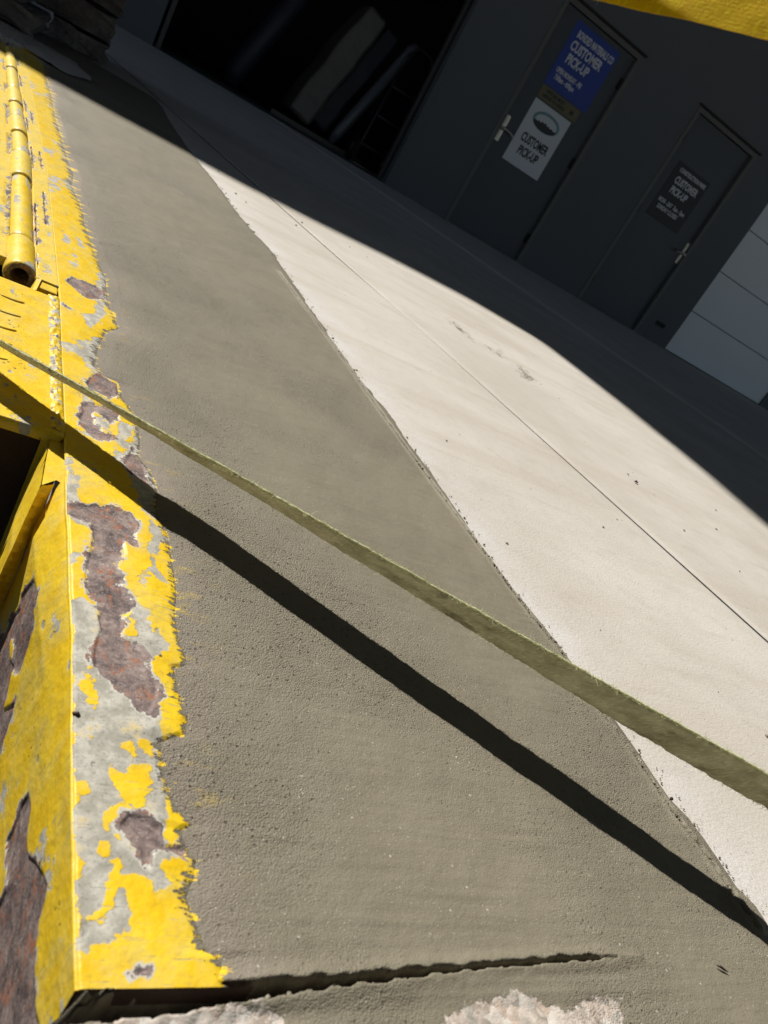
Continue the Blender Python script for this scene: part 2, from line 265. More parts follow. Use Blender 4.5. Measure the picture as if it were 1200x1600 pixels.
def streaks(n, e):
    """ragged brush-drawn border: edge distance with streaky noise (metres)"""
    a = n.noise(1, 4, .7, n.mapping((110, 400, 1), (0, 0, .30))); b = n.noise(260, 4, .65)
    amt = n.math('MULTIPLY', n.math('SUBTRACT', a, .5), .020)
    amt = n.math('ADD', amt, n.math('MULTIPLY', n.math('SUBTRACT', b, .5), .012))
    sx = n.n('ShaderNodeSeparateXYZ'); n.l(n.coords(), sx.inputs[0])
    c = n.noise(1, 4, .65, n.mapping((26, 95, 1), (0, 0, .35)))
    amt = n.math('ADD', amt, n.math('MULTIPLY', n.math('MULTIPLY', n.math('SUBTRACT', c, .5), .085), n.step(sx.outputs[1], .25, 1.5)))
    return n.math('ADD', e, n.math('ADD', amt, .0012))
def mortar_colour(n):
    big = n.noise(9, 4); lump = n.noise(35, 3)
    base = n.mix(n.step(big, .3, .7), (.196, .176, .128), (.226, .203, .149))
    return n.mix(n.math('MULTIPLY', n.step(lump, .35, .7), .25), base, (.25, .228, .172))
M = {}
M['yellow'] = paint_material('chipped_yellow_paint', 0.0, (40, 14, 40))
M['yellow_side'] = paint_material('brushed_yellow_paint', 0.05, (60, 60, 16))
M['yellow_pale'] = paint_material('glare_paled_yellow_paint', 0.34, (70, 8, 70))  # sun glare on the far steel put into a paler yellow

# mortar
n = NM('fresh_mortar')
edge = n.attr('edge'); stone = n.attr('stone'); ridge = n.attr('ridge'); rough_a = n.attr('grain')
fine = n.noise(1100, 3, .7); mid = n.noise(260, 4, .7); big = n.noise(9, 4); lump = n.noise(35, 3)
vs = n.voro(420); sepc = n.n('ShaderNodeSeparateColor'); n.l(vs.outputs['Color'], sepc.inputs[0])
base = mortar_colour(n)
dry = n.step(n.math('ADD', edge, n.math('MULTIPLY', n.math('SUBTRACT', n.noise(60, 4, .6), .5), .03)), .028, .004)
base = n.mix(n.math('MULTIPLY', dry, .55), base, (.235, .20, .165))
pit = n.math('MULTIPLY', n.step(vs.outputs['Distance'], .32, .2), n.step(sepc.outputs[0], .78, .84))
pit = n.math('MULTIPLY', pit, rough_a)
base = n.mix(n.math('MULTIPLY', pit, .75), base, (.05, .045, .035))
vq = n.voro(1150, n.mapping((1, 1, 1), (0, 0, .4))); sq = n.n('ShaderNodeSeparateColor'); n.l(vq.outputs['Color'], sq.inputs[0])
qz = n.math('MULTIPLY', n.step(vq.outputs['Distance'], .30, .22), n.step(sq.outputs[1], .91, .92))
vr = n.voro(420, n.mapping((1, 1, 1), (0, 0, .9))); sr_ = n.n('ShaderNodeSeparateColor'); n.l(vr.outputs['Color'], sr_.inputs[0])
qz = n.math('MAXIMUM', qz, n.math('MULTIPLY', n.step(vr.outputs['Distance'], .24, .15), n.step(sr_.outputs[2], .985, .988)))
base = n.mix(n.math('MULTIPLY', n.step(fine, .55, .75), .22), base, (.12, .105, .075))
base = n.mix(n.math('MULTIPLY', qz, n.step(n.noise(30, 3), .35, .6, .2, .75)), base, (.62, .60, .52))  # pale sand grains, their sun glints painted in as bright specks
# paint showing through where the mortar was feathered thin
yn = n.noise(1, 5, .65, n.mapping((55, 130, 1), (0, 0, .35)))
ysm = n.math('MULTIPLY', n.step(n.math('ADD', yn, n.math('MULTIPLY', n.noise(24, 2), .5)), .80, 1.0), n.step(edge, .030, .006))
base = n.mix(n.math('MULTIPLY', n.math('MULTIPLY', ysm, n.step(fine, .40, .60)), .7), base, (.58, .42, .06))
psheet = n.step(streaks(n, edge), .0003, -.0003)
base = n.mix(psheet, base, n.mix(n.step(n.noise(75, 4, .6), .3, .75), (.80, .515, .010), (.86, .62, .028)))
# old stone with pink and white aggregate
sm = n.step(n.math('ADD', stone, n.math('MULTIPLY', n.math('SUBTRACT', n.noise(200, 5, .7), .5), .012)), -.0002, .0010)
va = n.voro(190); sa = n.n('ShaderNodeSeparateColor'); n.l(va.outputs['Color'], sa.inputs[0])
agg = n.ramp(sa.outputs[0], [(0, (.40, .37, .32)), (.35, (.50, .40, .33)), (.6, (.26, .24, .20)), (.85, (.60, .57, .52))])
agg = n.mix(n.step(n.noise(400, 4), .42, .62), agg, (.56, .49, .43))
base = n.mix(sm, base, agg)
base = n.mix(n.math('MULTIPLY', n.attr('deep'), .8), base, (.06, .052, .042))  # slot and furrow shade painted into the mortar colour
trow = n.noise(1, 4, .6, n.mapping((14, 190, 1), (0, 0, -.12)))
b = n.bump(trow, .00035, .5)
b = n.bump(mid, .0006, .7, b)
b = n.bump(n.math('ADD', n.math('MULTIPLY', n.math('ADD', n.math('MULTIPLY', fine, .6), n.math('ADD', n.math('MULTIPLY', n.voro(1500).outputs['Distance'], -1.0), n.math('MULTIPLY', n.voro(850).outputs['Distance'], -.45))), n.math('MULTIPLY_ADD', rough_a, .75, .15)), n.math('MULTIPLY', pit, -1.1)), .0007, 1, b)
b = n.bump(n.math('ADD', n.math('MULTIPLY', sm, .3), n.math('MULTIPLY', n.math('MULTIPLY', va.outputs['Distance'], sm), -1)), .001, .8, b)
M['mortar'] = n.out(base, n.mix(qz, (.62,) * 3, (.25,) * 3), b, spec=.3)

# pale dry concrete
n = NM('pale_concrete')
a = n.noise(3.2, 5, .6); st = n.noise(1, 5, .6, n.mapping((1.2, 12, 1), (0, 0, .25))); f = n.noise(420, 3, .7); g = n.noise(40, 5, .6)
base = n.mix(n.step(a, .3, .7), (.50, .465, .41), (.585, .555, .505))
base = n.mix(n.math('MULTIPLY', n.step(st, .46, .72), .5), base, (.47, .415, .335))
base = n.mix(n.math('MULTIPLY', n.step(g, .5, .75), .25), base, (.42, .39, .34))
base = n.mix(n.math('MULTIPLY', n.math('MULTIPLY', n.step(n.attr('rim'), .075, .0), n.step(n.noise(14, 4, .6), .25, .75)), .55), base, (.66, .655, .65))
vs = n.voro(300); sp = n.n('ShaderNodeSeparateColor'); n.l(vs.outputs['Color'], sp.inputs[0])
base = n.mix(n.math('MULTIPLY', n.math('MULTIPLY', n.step(vs.outputs['Distance'], .3, .2), n.step(sp.outputs[0], .8, .85)), .4), base, (.25, .23, .2))
stn = n.step(n.math('ADD', n.attr('stain'), n.math('MULTIPLY', n.math('SUBTRACT', n.noise(75, 5, .7), .56), .16)), -.006, .010)
base = n.mix(n.math('MULTIPLY', stn, .8), base, (.10, .085, .055))
vd = n.voro(7, n.mapping((1, 1, 0))); sd = n.n('ShaderNodeSeparateColor'); n.l(vd.outputs['Color'], sd.inputs[0])
base = n.mix(n.math('MULTIPLY', n.math('MULTIPLY', n.step(n.math('ADD', vd.outputs['Distance'], n.math('MULTIPLY', g, .06)), .075, .05), n.step(sd.outputs[0], .72, .76)), .6), base, (.22, .19, .14))
tm = n.noise(1, 5, .65, n.mapping((5, 60, 1), (0, 0, 1.25))); base = n.mix(n.math('MULTIPLY', n.step(tm, .55, .75), .30), base, (.38, .34, .28))
base = n.mix(n.math('MULTIPLY', n.step(n.noise(16, 6, .7), .52, .72), .28), base, (.40, .365, .31))
base = n.mix(n.math('MULTIPLY', n.step(n.noise(700, 3, .7), .58, .72), .25), base, (.30, .28, .24))
b = n.bump(g, .0012, .6); b = n.bump(f, .0006, 1, b)
M['concrete'] = n.out(base, .85, b, spec=.2)

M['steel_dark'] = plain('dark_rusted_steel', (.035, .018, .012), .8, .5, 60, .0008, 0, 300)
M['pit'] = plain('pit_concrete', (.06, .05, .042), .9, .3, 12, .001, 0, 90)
M['wall'] = plain('sky_tinted_grey_wall', (.104, .115, .132), .75, .05, 1.5, .0008, 0, 120)  # blue of the skylight put into the grey wall colour
M['door'] = plain('blue_grey_door_paint', (.056, .066, .086), .5, .06, 2, .0004, 0, 80)
M['frame'] = plain('grey_door_frame_paint', (.115, .118, .118), .55, .05, 2, .0003, 0, 80)
M['gap'] = plain('black_rubber_seal', (.012, .012, .012), .8, .1)
M['shutter'] = plain('off_white_door_panel', (.72, .77, .84), .5, .04, 1.2, .0006, 0, 60)
M['nickel'] = plain('satin_nickel', (.55, .52, .47), .38, .05, 20, .0001, .9, 200)
M['blue'] = plain('blue_sign_face', (.012, .045, .33), .45, .05, 3, .0001)
M['black'] = plain('black_sign_face', (.008, .010, .015), .5, .05, 3, .0001)
M['white'] = plain('white_sign_face', (.62, .66, .74), .45, .04, 3, .0001)
M['gold'] = plain('tan_sign_face', (.16, .14, .08), .6, .08, 8, .0001)
M['lettering'] = plain('white_lettering', (.66, .68, .76), .5, .02, 3, .0001)
M['ink'] = plain('dark_lettering', (.02, .022, .03), .5, .02, 3, .0001)
M['emblem'] = plain('teal_emblem_ink', (.16, .30, .36), .5, .05, 12, .0001)
M['inside'] = plain('dark_grey_interior', (.07, .07, .068), .9, .1, 1, .001)  # one even dark grey, shared by bay walls and roofs
M['wrap'] = plain('dusty_plastic_wrap', (.12, .115, .11), .4, .25, 5, .006, 0, 14)
M['roll'] = plain('grey_wrapped_roll', (.12, .135, .17), .3, .15, 5, .003, 0, 18)
M['navy'] = plain('dark_navy_cover', (.03, .035, .06), .5, .2, 4, .002, 0, 14)
M['truck'] = plain('black_steel_tube', (.05, .05, .055), .4, .1, 9, .0002)
M['tyre'] = plain('black_rubber', (.02, .02, .02), .7, .1, 9, .0006)
n = NM('rough_rubble_stone')
a = n.noise(9, 6, .65); f = n.noise(55, 5, .7)
base = n.ramp(a, [(.25, (.10, .088, .08)), (.5, (.20, .175, .16)), (.72, (.33, .31, .32))])
base = n.mix(n.step(f, .45, .7), base, (.13, .12, .125))
M['rubble'] = n.out(base, .9, n.bump(f, .012, 1, n.bump(a, .03, .8)), spec=.2)
n = NM('crumbs'); M['crumb'] = n.out(n.mix(n.step(n.noise(300, 2), .4, .6), (.16, .145, .11), (.30, .27, .21)), .9)

def webbing(name, c1, c2, dirt, pitch, trans, ribs):
    n = NM(name)
    at = n.n('ShaderNodeAttribute', attribute_name='uvw').outputs['Vector']   # x along, y across (metres)
    sx = n.n('ShaderNodeSeparateXYZ'); n.l(at, sx.inputs[0])
    mp = n.n('ShaderNodeMapping'); n.l(at, mp.inputs[0]); mp.inputs['Scale'].default_value = (900, 170, 1)
    thread = n.noise(1, 3, .6, mp.outputs[0])
    rib = n.math('SINE', n.math('MULTIPLY', sx.outputs[1], 2 * PI / pitch)); rib2 = n.math('SINE', n.math('MULTIPLY', sx.outputs[0], 2 * PI / (pitch * .7)))
    blot = n.noise(60, 5, .65, at); fz = n.noise(900, 3, .7, at)
    col = n.mix(n.step(blot, .35, .65), c1, c2)
    col = n.mix(n.math('MULTIPLY', n.step(thread, .5, .7), .6), col, tuple(min(1, v * 1.5) for v in c2))
    col = n.mix(n.math('MULTIPLY', n.step(n.noise(35, 5, .7, at), .52, .68), dirt), col, (.10, .085, .035))
    ltr = n.attr('print'); col = n.mix(n.math('MULTIPLY', n.step(ltr, 0, .0006), .38), col, (.30, .25, .02))
    b = n.bump(n.math('ADD', rib, n.math('MULTIPLY', rib2, .3)), .00022, ribs); b = n.bump(fz, .0005, .8, b)
    n.out(col, .75, b, spec=.15)
    tr = n.n('ShaderNodeBsdfTranslucent'); n.l(col, tr.inputs[0])
    mx = n.n('ShaderNodeMixShader'); mx.inputs[0].default_value = trans
    n.l(n.b.outputs[0], mx.inputs[1]); n.l(tr.outputs[0], mx.inputs[2])
    n.l(mx.outputs[0], n.t.nodes['Material Output'].inputs[0])
    return n.m
M['strap'] = webbing('faded_woven_webbing', (.50, .47, .32), (.68, .645, .47), .55, .0011, .42, .9)
M['tape'] = webbing('bright_yellow_webbing', (.78, .56, .008), (.86, .64, .014), .0, .0011, .5, .10)
def fibre(name, c, tr_):
    n = NM(name); n.out(c, .6)
    tr = n.n('ShaderNodeBsdfTranslucent'); tr.inputs[0].default_value = (*c, 1); mx = n.n('ShaderNodeMixShader'); mx.inputs[0].default_value = tr_
    n.l(n.b.outputs[0], mx.inputs[1]); n.l(tr.outputs[0], mx.inputs[2]); n.l(mx.outputs[0], n.t.nodes['Material Output'].inputs[0]); return n.m
M['fibre'] = fibre('webbing_fibre', (.80, .80, .52), .4)  # pale tone puts the sunlit fringe into the fibre colour

# ------------------------------------------------------------------ the ground: pale concrete slabs
xr = interp_line(DATA['medge'])            # free edge of the mortar
JX = lambda y: np.interp(y, *zip(*sorted([(b, a) for a, b in DATA['joint']])), left=None) if False else (0.4433 + (2.1178 - np.asarray(y, float)) * 0.2235 - np.clip(1.2 - np.asarray(y, float), 0, None) * .02)
D = 7.5616
apron = empty('apron'); apron['kind'] = 'structure'
def slab(xa, xb, ya, yb, nx, ny, geo=True):
    v = np.linspace(0, 1, ny)
    ys = (ya + .9) * np.exp(v * math.log((yb + .9) / (ya + .9))) - .9
    U, Yg = np.meshgrid(np.linspace(0, 1, nx) ** 1.0, ys)
    XA, XB = xa(Yg), xb(Yg)
    Xg = XA + (XB - XA) * U
    Z = 0.004 * fnoise(Xg * 1.3, Yg * 1.3, 5) * np.clip(Yg * .5, 0, 1)
    e = np.minimum(np.abs(Xg - XA), np.abs(XB - Xg)); Z = Z - .0012 * np.exp(-(e / .002) ** 2)
    # rolled-down rim so the joint has real depth
    first = np.concatenate([Xg[:, :1], Xg, Xg[:, -1:]], 1); Y2 = np.concatenate([Yg[:, :1], Yg, Yg[:, -1:]], 1)
    Z2 = np.concatenate([Z[:, :1] - .03, Z, Z[:, -1:] - .03], 1)
    rim = first - xr(Y2)
    return grid('slab', first, Y2, Z2, M['concrete'], apron, {'rim': rim, 'stain': sdf_any(first, Y2, DATA['stain']) * (1 + 0 * first)})
slab(lambda y: np.minimum(xr(y) - .022, JX(y) - .05), lambda y: JX(y) - .0042, -.6, D + .02, 110, 420)
slab(lambda y: JX(y) + .0042, lambda y: JX(y) + 2.2, -.6, D + .02, 160, 420)
slab(lambda y: JX(y) + 2.203, lambda y: y * 0 + 16, -.6, D + .02, 60, 120)
g0 = boxo('ground', -60, 80, -60, 60, -.9, -.032, M['pit']); g0['kind'] = 'structure'
# the ground sheet is open where the pit is: build it as four pieces instead of one
bpy.data.objects.remove(g0)
bm = bmesh.new()
box(bm, .075, 80, -60, D + .02, -.5, -.033); box(bm, -60, .075, -60, -1.2, -.5, -.033); box(bm, -60, -1.6, -1.2, 30, -.5, -.033)
box(bm, -1.6, .075, 2.45, D + .02, -.5, -.033); box(bm, -60, 80, D + .021, 60, -.5, -.034)
g0 = obj('ground', bm, M['concrete']); g0['kind'] = 'structure'
yard = boxo('yard', .3, 40, -40, -.601, -.032, -.002, M['concrete']); yard['kind'] = 'structure'
back = boxo('terrace', -1.6, .02, 2.62, D + .02, -.032, -.003, M['concrete']); back['kind'] = 'structure'

def jstrip(f, y0, y1, wdt):
    yy = np.linspace(y0, y1, 60); bm = bmesh.new(); prev = None
    for y in yy:
        x = float(f(y)); cur = (bm.verts.new((x - wdt, y, -.0014)), bm.verts.new((x + wdt, y, -.0014)))
        if prev: bm.faces.new((prev[0], prev[1], cur[1], cur[0]))
        prev = cur
    obj('joint_shade_strip', bm, M['gap'], apron)  # black strip added so the joint reads as a shaded groove
jstrip(JX, -.6, D, .0046); jstrip(lambda y: JX(y) + 2.2015, -.6, D, .0025)
# ------------------------------------------------------------------ mortar patch
ny, nx = 800, 440
ys = np.concatenate([np.linspace(-.3, .084, 40), .085 * np.exp(np.linspace(0, math.log(3.0 / .085), ny))])
U, Yg = np.meshgrid(np.linspace(0, 1, nx), ys)
XR = xr(Yg) + .0035 * fnoise(Yg * 60, Yg * 0 + 3, 2, 5) * np.clip(Yg * 1.5, .35, 1.5)
XL = np.where(Yg < .1165, .0665, 0.070 - np.interp(Yg, [.1, .4, .66, 2.2, 3], [0, .012, .03, .18, .25]))
Xg = XL + (XR - XL) * U
rd = dist_line(Xg, Yg, DATA['ridge'])
edge_r = XR - Xg
bl = interp_line(DATA['border'])
edge_l = Xg - bl(Yg)
slot_c = np.interp(Xg, [.06, .076, .121, .196, .255, .289], [.1125, .1130, .1160, .1215, .125, .1262])
slot_w = np.interp(Xg, [.06, .11, .15, .2, .25, .283, .291], [.0048, .0036, .0021, .0014, .0011, .0008, -.002])
sdl = slot_w - np.abs(Yg - slot_c) + .0015 * fnoise(Xg * 200, Yg * 200, 9, 4)
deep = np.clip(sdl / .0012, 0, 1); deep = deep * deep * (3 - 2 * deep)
lip = np.exp(-(np.clip(-sdl, 0, 1) / .0035) ** 2) * .0012 * (Xg < .30)
Z = .0022 + .0009 * fnoise(Xg * 7, Yg * 7, 4) + .0005 * fnoise(Xg * 60, Yg * 60, 6, 3)
Z += .00025 * fnoise(Xg * 25, Yg * 260, 8, 2)
Z = Z * np.clip(edge_r / .012, .0, 1) ** .6 + .0004
# tooled edge: a crumbly furrow just inside the free edge
on = (Yg < 1.15)
Z -= np.where(on, .0034 * np.exp(-((rd + .0018 * fnoise(Xg * 160, Yg * 160, 14, 3)) / .0015) ** 2) * np.clip(.55 + 2.2 * fnoise(Xg * 260, Yg * 260, 12, 3), 0, 1.3), 0)
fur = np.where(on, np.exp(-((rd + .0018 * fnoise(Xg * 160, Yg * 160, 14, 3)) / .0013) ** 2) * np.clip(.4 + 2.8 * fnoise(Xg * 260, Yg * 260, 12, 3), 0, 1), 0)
Z += np.where(on, .0012 * np.exp(-((rd - .003) / .002) ** 2), 0)
Z = np.where(Yg > .117, Z * np.interp(edge_l, [-.006, .0, .010, .03], [-.2, .18, .7, 1]), Z)
Z += lip; Z -= deep * .016
foot = np.clip((.113 - Yg) / .004, 0, 1) * np.clip((.30 - Xg) / .03, 0, 1)
Z -= foot * .0007
Z[:, -1] -= .004
grain = np.clip(.35 + 1.6 * fnoise(Xg * 9, Yg * 9, 21, 3) + .5 * np.exp(-((edge_l - .03) / .05) ** 2), 0, 1)
mortar = grid('mortar_patch', Xg, Yg, Z, M['mortar'], None, {
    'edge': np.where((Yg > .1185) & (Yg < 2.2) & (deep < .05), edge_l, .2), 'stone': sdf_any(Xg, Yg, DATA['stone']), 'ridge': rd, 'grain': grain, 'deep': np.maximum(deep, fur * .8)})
mortar['kind'] = 'structure'

# crumbs lying along the furrow, the slot and the free edge
rnd = random.Random(3)
def crumbs(name, spots, label=None):
    bm = bmesh.new()
    for (x, y, z, s) in spots:
        r = bmesh.ops.create_icosphere(bm, subdivisions=1, radius=s)
        a = Matrix.Rotation(rnd.random() * 6, 3, 'Z')
        for v in r['verts']:
            v.co = a @ (Vector((v.co.x * 1.3, v.co.y, v.co.z * .7)) * (.7 + .6 * rnd.random())) + Vector((x, y, z))
    o = obj(name, bm, M['crumb'], None); o['kind'] = 'stuff'; return o
sp = []
R_ = DATA['ridge']
for i in range(700):
    k = rnd.randrange(len(R_) - 1); t = rnd.random(); x = R_[k][0] * (1 - t) + R_[k + 1][0] * t; y = R_[k][1] * (1 - t) + R_[k + 1][1] * t
    sp.append((x + rnd.gauss(0.0005, .0016), y + rnd.gauss(0, .001), .0024, .0002 + .0007 * rnd.random() ** 2.5 * (1 + y)))
for i in range(260):
    x = rnd.uniform(.11, .285); y = float(np.interp(x, [.06, .121, .196, .255, .289], [.1125, .1160, .1215, .125, .1262])) - rnd.gauss(.0022, .0008)
    sp.append((x, y, -.0004 - .001 * rnd.random(), .0002 + .0008 * rnd.random() ** 2))
for i in range(260):
    y = .12 + 1.6 * rnd.random() ** 2; x = float(xr(y)) + rnd.gauss(.002, .004)
    sp.append((x, y, .0008, .0002 + .0005 * rnd.random() ** 2 * (1 + 2 * y)))
for i in range(160):
    y = .12 + 2.0 * rnd.random() ** 1.7; x = rnd.uniform(.1, 1.2)
    if x < float(xr(y)): continue
    sp.append((x, y, .0006, .0004 + .0010 * rnd.random() ** 3 * (1 + y)))
tag(crumbs('mortar_crumbs', sp), 'tiny mortar crumbs along the ragged edge of the fresh grey patch', 'crumbs')
# a few single bits of debris one can point at
def bit(name, x, y, L, r, label, ang, z=.0035):
    bm = bmesh.new(); d = Vector((math.cos(ang), math.sin(ang), 0)) * L / 2; c = Vector((x, y, z))
    tube(bm, [c - d, c - d * .3 + Vector((0, 0, r * .6)), c + d * .4, c + d], [r * .4, r, r * .8, r * .3], 7)
    tag(obj(name, bm, M['steel_dark'], None, True), label, 'debris')
bit('twig', .3475, .1205, .0062, .0006, 'small dark twig lying on wet mortar near the end of the slot', -.5)
bit('pebble', .3985, .2165, .0028, .0011, 'small dark pebble pressed into mortar beside the furrow', .3)
bit('leaf_scrap', .905, .875, .010, .0018, 'dark leaf scrap lying on pale concrete beyond the joint', .2, .002)

# ------------------------------------------------------------------ yellow steel frame round the pit
XC = lambda y: np.interp(y, [-1.2, .112, .166, .255, .404, .66, 1.1, 2.35], [.072, .069, .066, .063, .054, .039, .004, -.127])
fr = empty('pit_frame', (.06, .12, 0))
tag(fr, 'chipped yellow steel frame with rusty edge along the open pit', 'steel frame')
nyy, nxx = 900, 100
ys = .1172 * np.exp(np.linspace(0, math.log(2.36 / .1172), nyy))
U, Yg = np.meshgrid(np.linspace(0, 1, nxx), ys)
XR2 = bl(Yg) + np.interp(Yg, [.3, 1.5], [.006, .016]) + 0 * (.0016 * fnoise(Yg * 150, Yg * 0 + 1, 31, 5) + .0018 * fnoise(Yg * 600, Yg * 0 + 5, 33, 3)) * np.clip(Yg * 1.6, .5, 2.2)
XL2 = XC(Yg)
Xg = XL2 + (XR2 - XL2) * U
Z = np.full(Xg.shape, .0022) + .0005 * fnoise(Xg * 30, Yg * 30, 41)
rs = sdf_any(Xg, Yg, DATA['rust']); gs = np.maximum(sdf_any(Xg, Yg, DATA['grey']), -1)
gs = np.minimum(gs, -sdf_any(Xg, Yg, DATA['ypatch']))
far_grey = .012 * fnoise(Xg * 40, Yg * 14, 51, 4) - .0048 + .004 * np.clip(1 + (Xg - bl(Yg)) / .012, 0, 1)
gs = np.maximum(gs, np.where(Yg > .43, far_grey, far_grey - .002))
fe = Xg - bl(Yg)
Z = np.interp(fe / np.interp(Yg, [.3, 1.5], [1, 2.6]), [-.012, -.003, .004], [1, .6, -.3]) * Z - .0008 * np.clip(rs / .001, 0, 1) * 1
Z[:, 0] -= .0012; Z[:, 1] -= .0002
grid('top_flange', Xg, Yg, Z, M['yellow'], fr, {'rust': rs, 'bare': gs, 'edgep': fe + 1})
# front end of the flange, turned down into the slot
xs = np.linspace(.0690, .12, 50); Xe, Ze = np.meshgrid(xs, np.linspace(.0022, -.006, 8))
grid('end_face', Xe, np.full(Xe.shape, .1171), Ze, M['steel_dark'], fr)
# vertical side flange facing the pit
v = np.linspace(0, 1, 420); ysd = .1172 * np.exp(v * math.log(.3545 / .1172))
Yg, Vg = np.meshgrid(ysd, np.linspace(0, 1, 170) ** 1.35, indexing='ij')
Zg = .0018 - Vg * .26
Yg = .1172 * (Yg / .1172) ** (1 + np.clip(1 + Zg / .03, 0, 1) * .0580)
Xs = XC(Yg) - .0004 + .0006 * fnoise(Yg * 30, Zg * 30, 61)
Xs -= np.clip(-Zg / .022, 0, 1) ** .8 * np.clip((Yg - .17) / .18, 0, 1) ** 1.3 * .0085
Xs[:, 0] += .0006
srs = sdf_any(Yg, Zg, DATA['side_rust']); srs = np.minimum(srs, -sdf_any(Yg, Zg, DATA['side_y']))
Xs += .0008 * np.clip(srs / .001, 0, 1)
sg = .010 * fnoise(Yg * 20, Zg * 60, 65, 4) - .0060
grid('side_flange', Xs, Yg, Zg, M['yellow_side'], fr, {'rust': srs, 'bare': sg})
# stiffener bar welded across the pit corner
PA, PB, PC, PD = (.0402, .346), (.0398, .370), (.0430, .4195), (.0478, .3545)
TOPP = {PA: (.0452, .369), PB: (.0458, .397), PC: (.0465, .4195), PD: (.0520, .378)}
def wallstrip(name, p0, p1, z0, z1, nx_, nz_, m, ripple=0, rust=-1.):
    T, Zv = np.meshgrid(np.linspace(0, 1, nx_), np.linspace(0, 1, nz_)); Zz = z0 + (z1 - z0) * Zv
    K = np.clip(-Zz / .03, 0, 1); q0, q1 = TOPP[p0], TOPP[p1]
    dx, dy = p1[0] - p0[0], p1[1] - p0[1]; L = math.hypot(dx, dy); nx0, ny0 = -dy / L, dx / L
    off = .0006 * fnoise(T * 4, Zz * 60, 77) + ripple * (np.sin(T * PI) * (.5 + .5 * np.sin(Zz * 2 * PI / .0048 + T * 2.5 + 3 * vnoise(Zz * 60, T))) + .8 * fnoise(Zz * 200, T * 4, 78) * np.sin(T * PI))
    jag = .0012 * fnoise(Zz * 220, T * 0, 79) * (ripple > 0) * (1 - T)
    bx = (q0[0] + (q1[0] - q0[0]) * T) * (1 - K) + (p0[0] + dx * T) * K; by = (q0[1] + (q1[1] - q0[1]) * T) * (1 - K) + (p0[1] + dy * T) * K
    return grid(name, bx + nx0 * off, by + ny0 * off + jag, Zz, m, fr, {'rust': Zz * 0 + rust, 'bare': Zz * 0 - 1})
wallstrip('stiffener_bar', PA, PB, -.002, -.25, 14, 160, M['yellow_side'])
wallstrip('weld_bead', PA, PD, -.003, -.25, 26, 420, M['yellow_side'], .0013)
wallstrip('stiffener_bar', PB, PC, -.002, -.25, 8, 40, M['yellow_side'])
bm = bmesh.new(); f_ = bm.faces.new([bm.verts.new((x_, y_, -.0018)) for x_, y_ in ((.0452, .369), (.0458, .397), (.0465, .4195), (.0545, .425), (.0565, .375), (.0520, .378))]); obj('lip_cap', bm, M['yellow_side'], fr)
# cross member below the plate
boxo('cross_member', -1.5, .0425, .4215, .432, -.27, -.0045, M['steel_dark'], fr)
boxo('cross_member', .0425, .0570, .4205, .433, -.27, -.0045, M['yellow_side'], fr)
# corner plate with tread marks
def plate_grid(name, xa, xb, ya, yb, nx_, ny_, m, z=.0026, cut=None, crack=None, seed=1):
    U, Yg = np.meshgrid(np.linspace(0, 1, nx_), np.linspace(ya, yb, ny_))
    XA, XB = xa(Yg), xb(Yg); Xg = XA + (XB - XA) * U
    Z = z + .0008 * fnoise(Xg * 25, Yg * 25, seed)
    if crack is not None:
        cd = sdf_any(Xg, Yg, crack) + .0012 * fnoise(Xg * 300, Yg * 120, seed + 2, 3); Z = Z - .005 * np.clip(cd / .0008, 0, 1)
        rr = cd * 1.0 - .0002
    else: rr = np.full(Xg.shape, -1.)
    # folded-down rims
    Xg = np.concatenate([Xg[:1], Xg, Xg[-1:]], 0); Yg = np.concatenate([Yg[:1], Yg, Yg[-1:]], 0); Z = np.concatenate([Z[:1] - .007, Z, Z[-1:] - .007], 0); rr = np.concatenate([rr[:1], rr, rr[-1:]], 0)
    Xg = np.concatenate([Xg[:, :1], Xg, Xg[:, -1:]], 1); Yg = np.concatenate([Yg[:, :1], Yg, Yg[:, -1:]], 1); Z = np.concatenate([Z[:, :1] - .007, Z, Z[:, -1:] - .007], 1); rr = np.concatenate([rr[:, :1], rr, rr[:, -1:]], 1)
    keep = None
    if cut is not None: keep = cut(Xg, Yg)
    return grid(name, Xg, Yg, Z, m, fr, {'rust': rr, 'bare': .012 * fnoise(Xg * 60, Yg * 26, seed + 7, 5) - .0056}, keep)
plate_grid('corner_plate', lambda y: y * 0 - .45, lambda y: XC(y) - .0002, .420, .640, 150, 160, M['yellow'], .0026, seed=81)
# raised weld seam between the plate and the flange, pitted with rust
Yv, Tv = np.meshgrid(np.linspace(.425, .645, 420), np.linspace(-1, 1, 12), indexing='ij')
grid('weld_seam', XC(Yv) - .004 + Tv * .0045, Yv, .0022 + .0012 * (1 - Tv ** 2) + .0016 * fnoise(Yv * 260, Tv * 3, 83, 4) * (1 - Tv ** 2), M['yellow'], fr,
     {'rust': .004 * fnoise(Yv * 220, Tv * 3, 84, 3) - .0030, 'bare': .006 * fnoise(Yv * 120, Tv * 2, 85, 4) - .0018})
for k, yy in enumerate([.4485, .470, .494, .519, .545, .573, .603]):
    bm = bmesh.new(); pts = []
    cx = -.001 + k * .0016 * .6 + .010
    for i in range(9):
        t = i / 8 * 2 - 1; pts.append((cx + t * .0088 - .004 + (yy - .5) * -.02, yy - .0022 * (1 - t * t) + t * .001, .0030))
    tube(bm, pts, [.0002] + [.0007] * 7 + [.0002], 6); o = obj('tread_mark', bm, M['yellow'], fr, True)
    for a_ in ('rust', 'bare'):
        o.data.attributes.new(a_, 'FLOAT', 'POINT').data.foreach_set('value', [-1.0] * len(o.data.vertices))
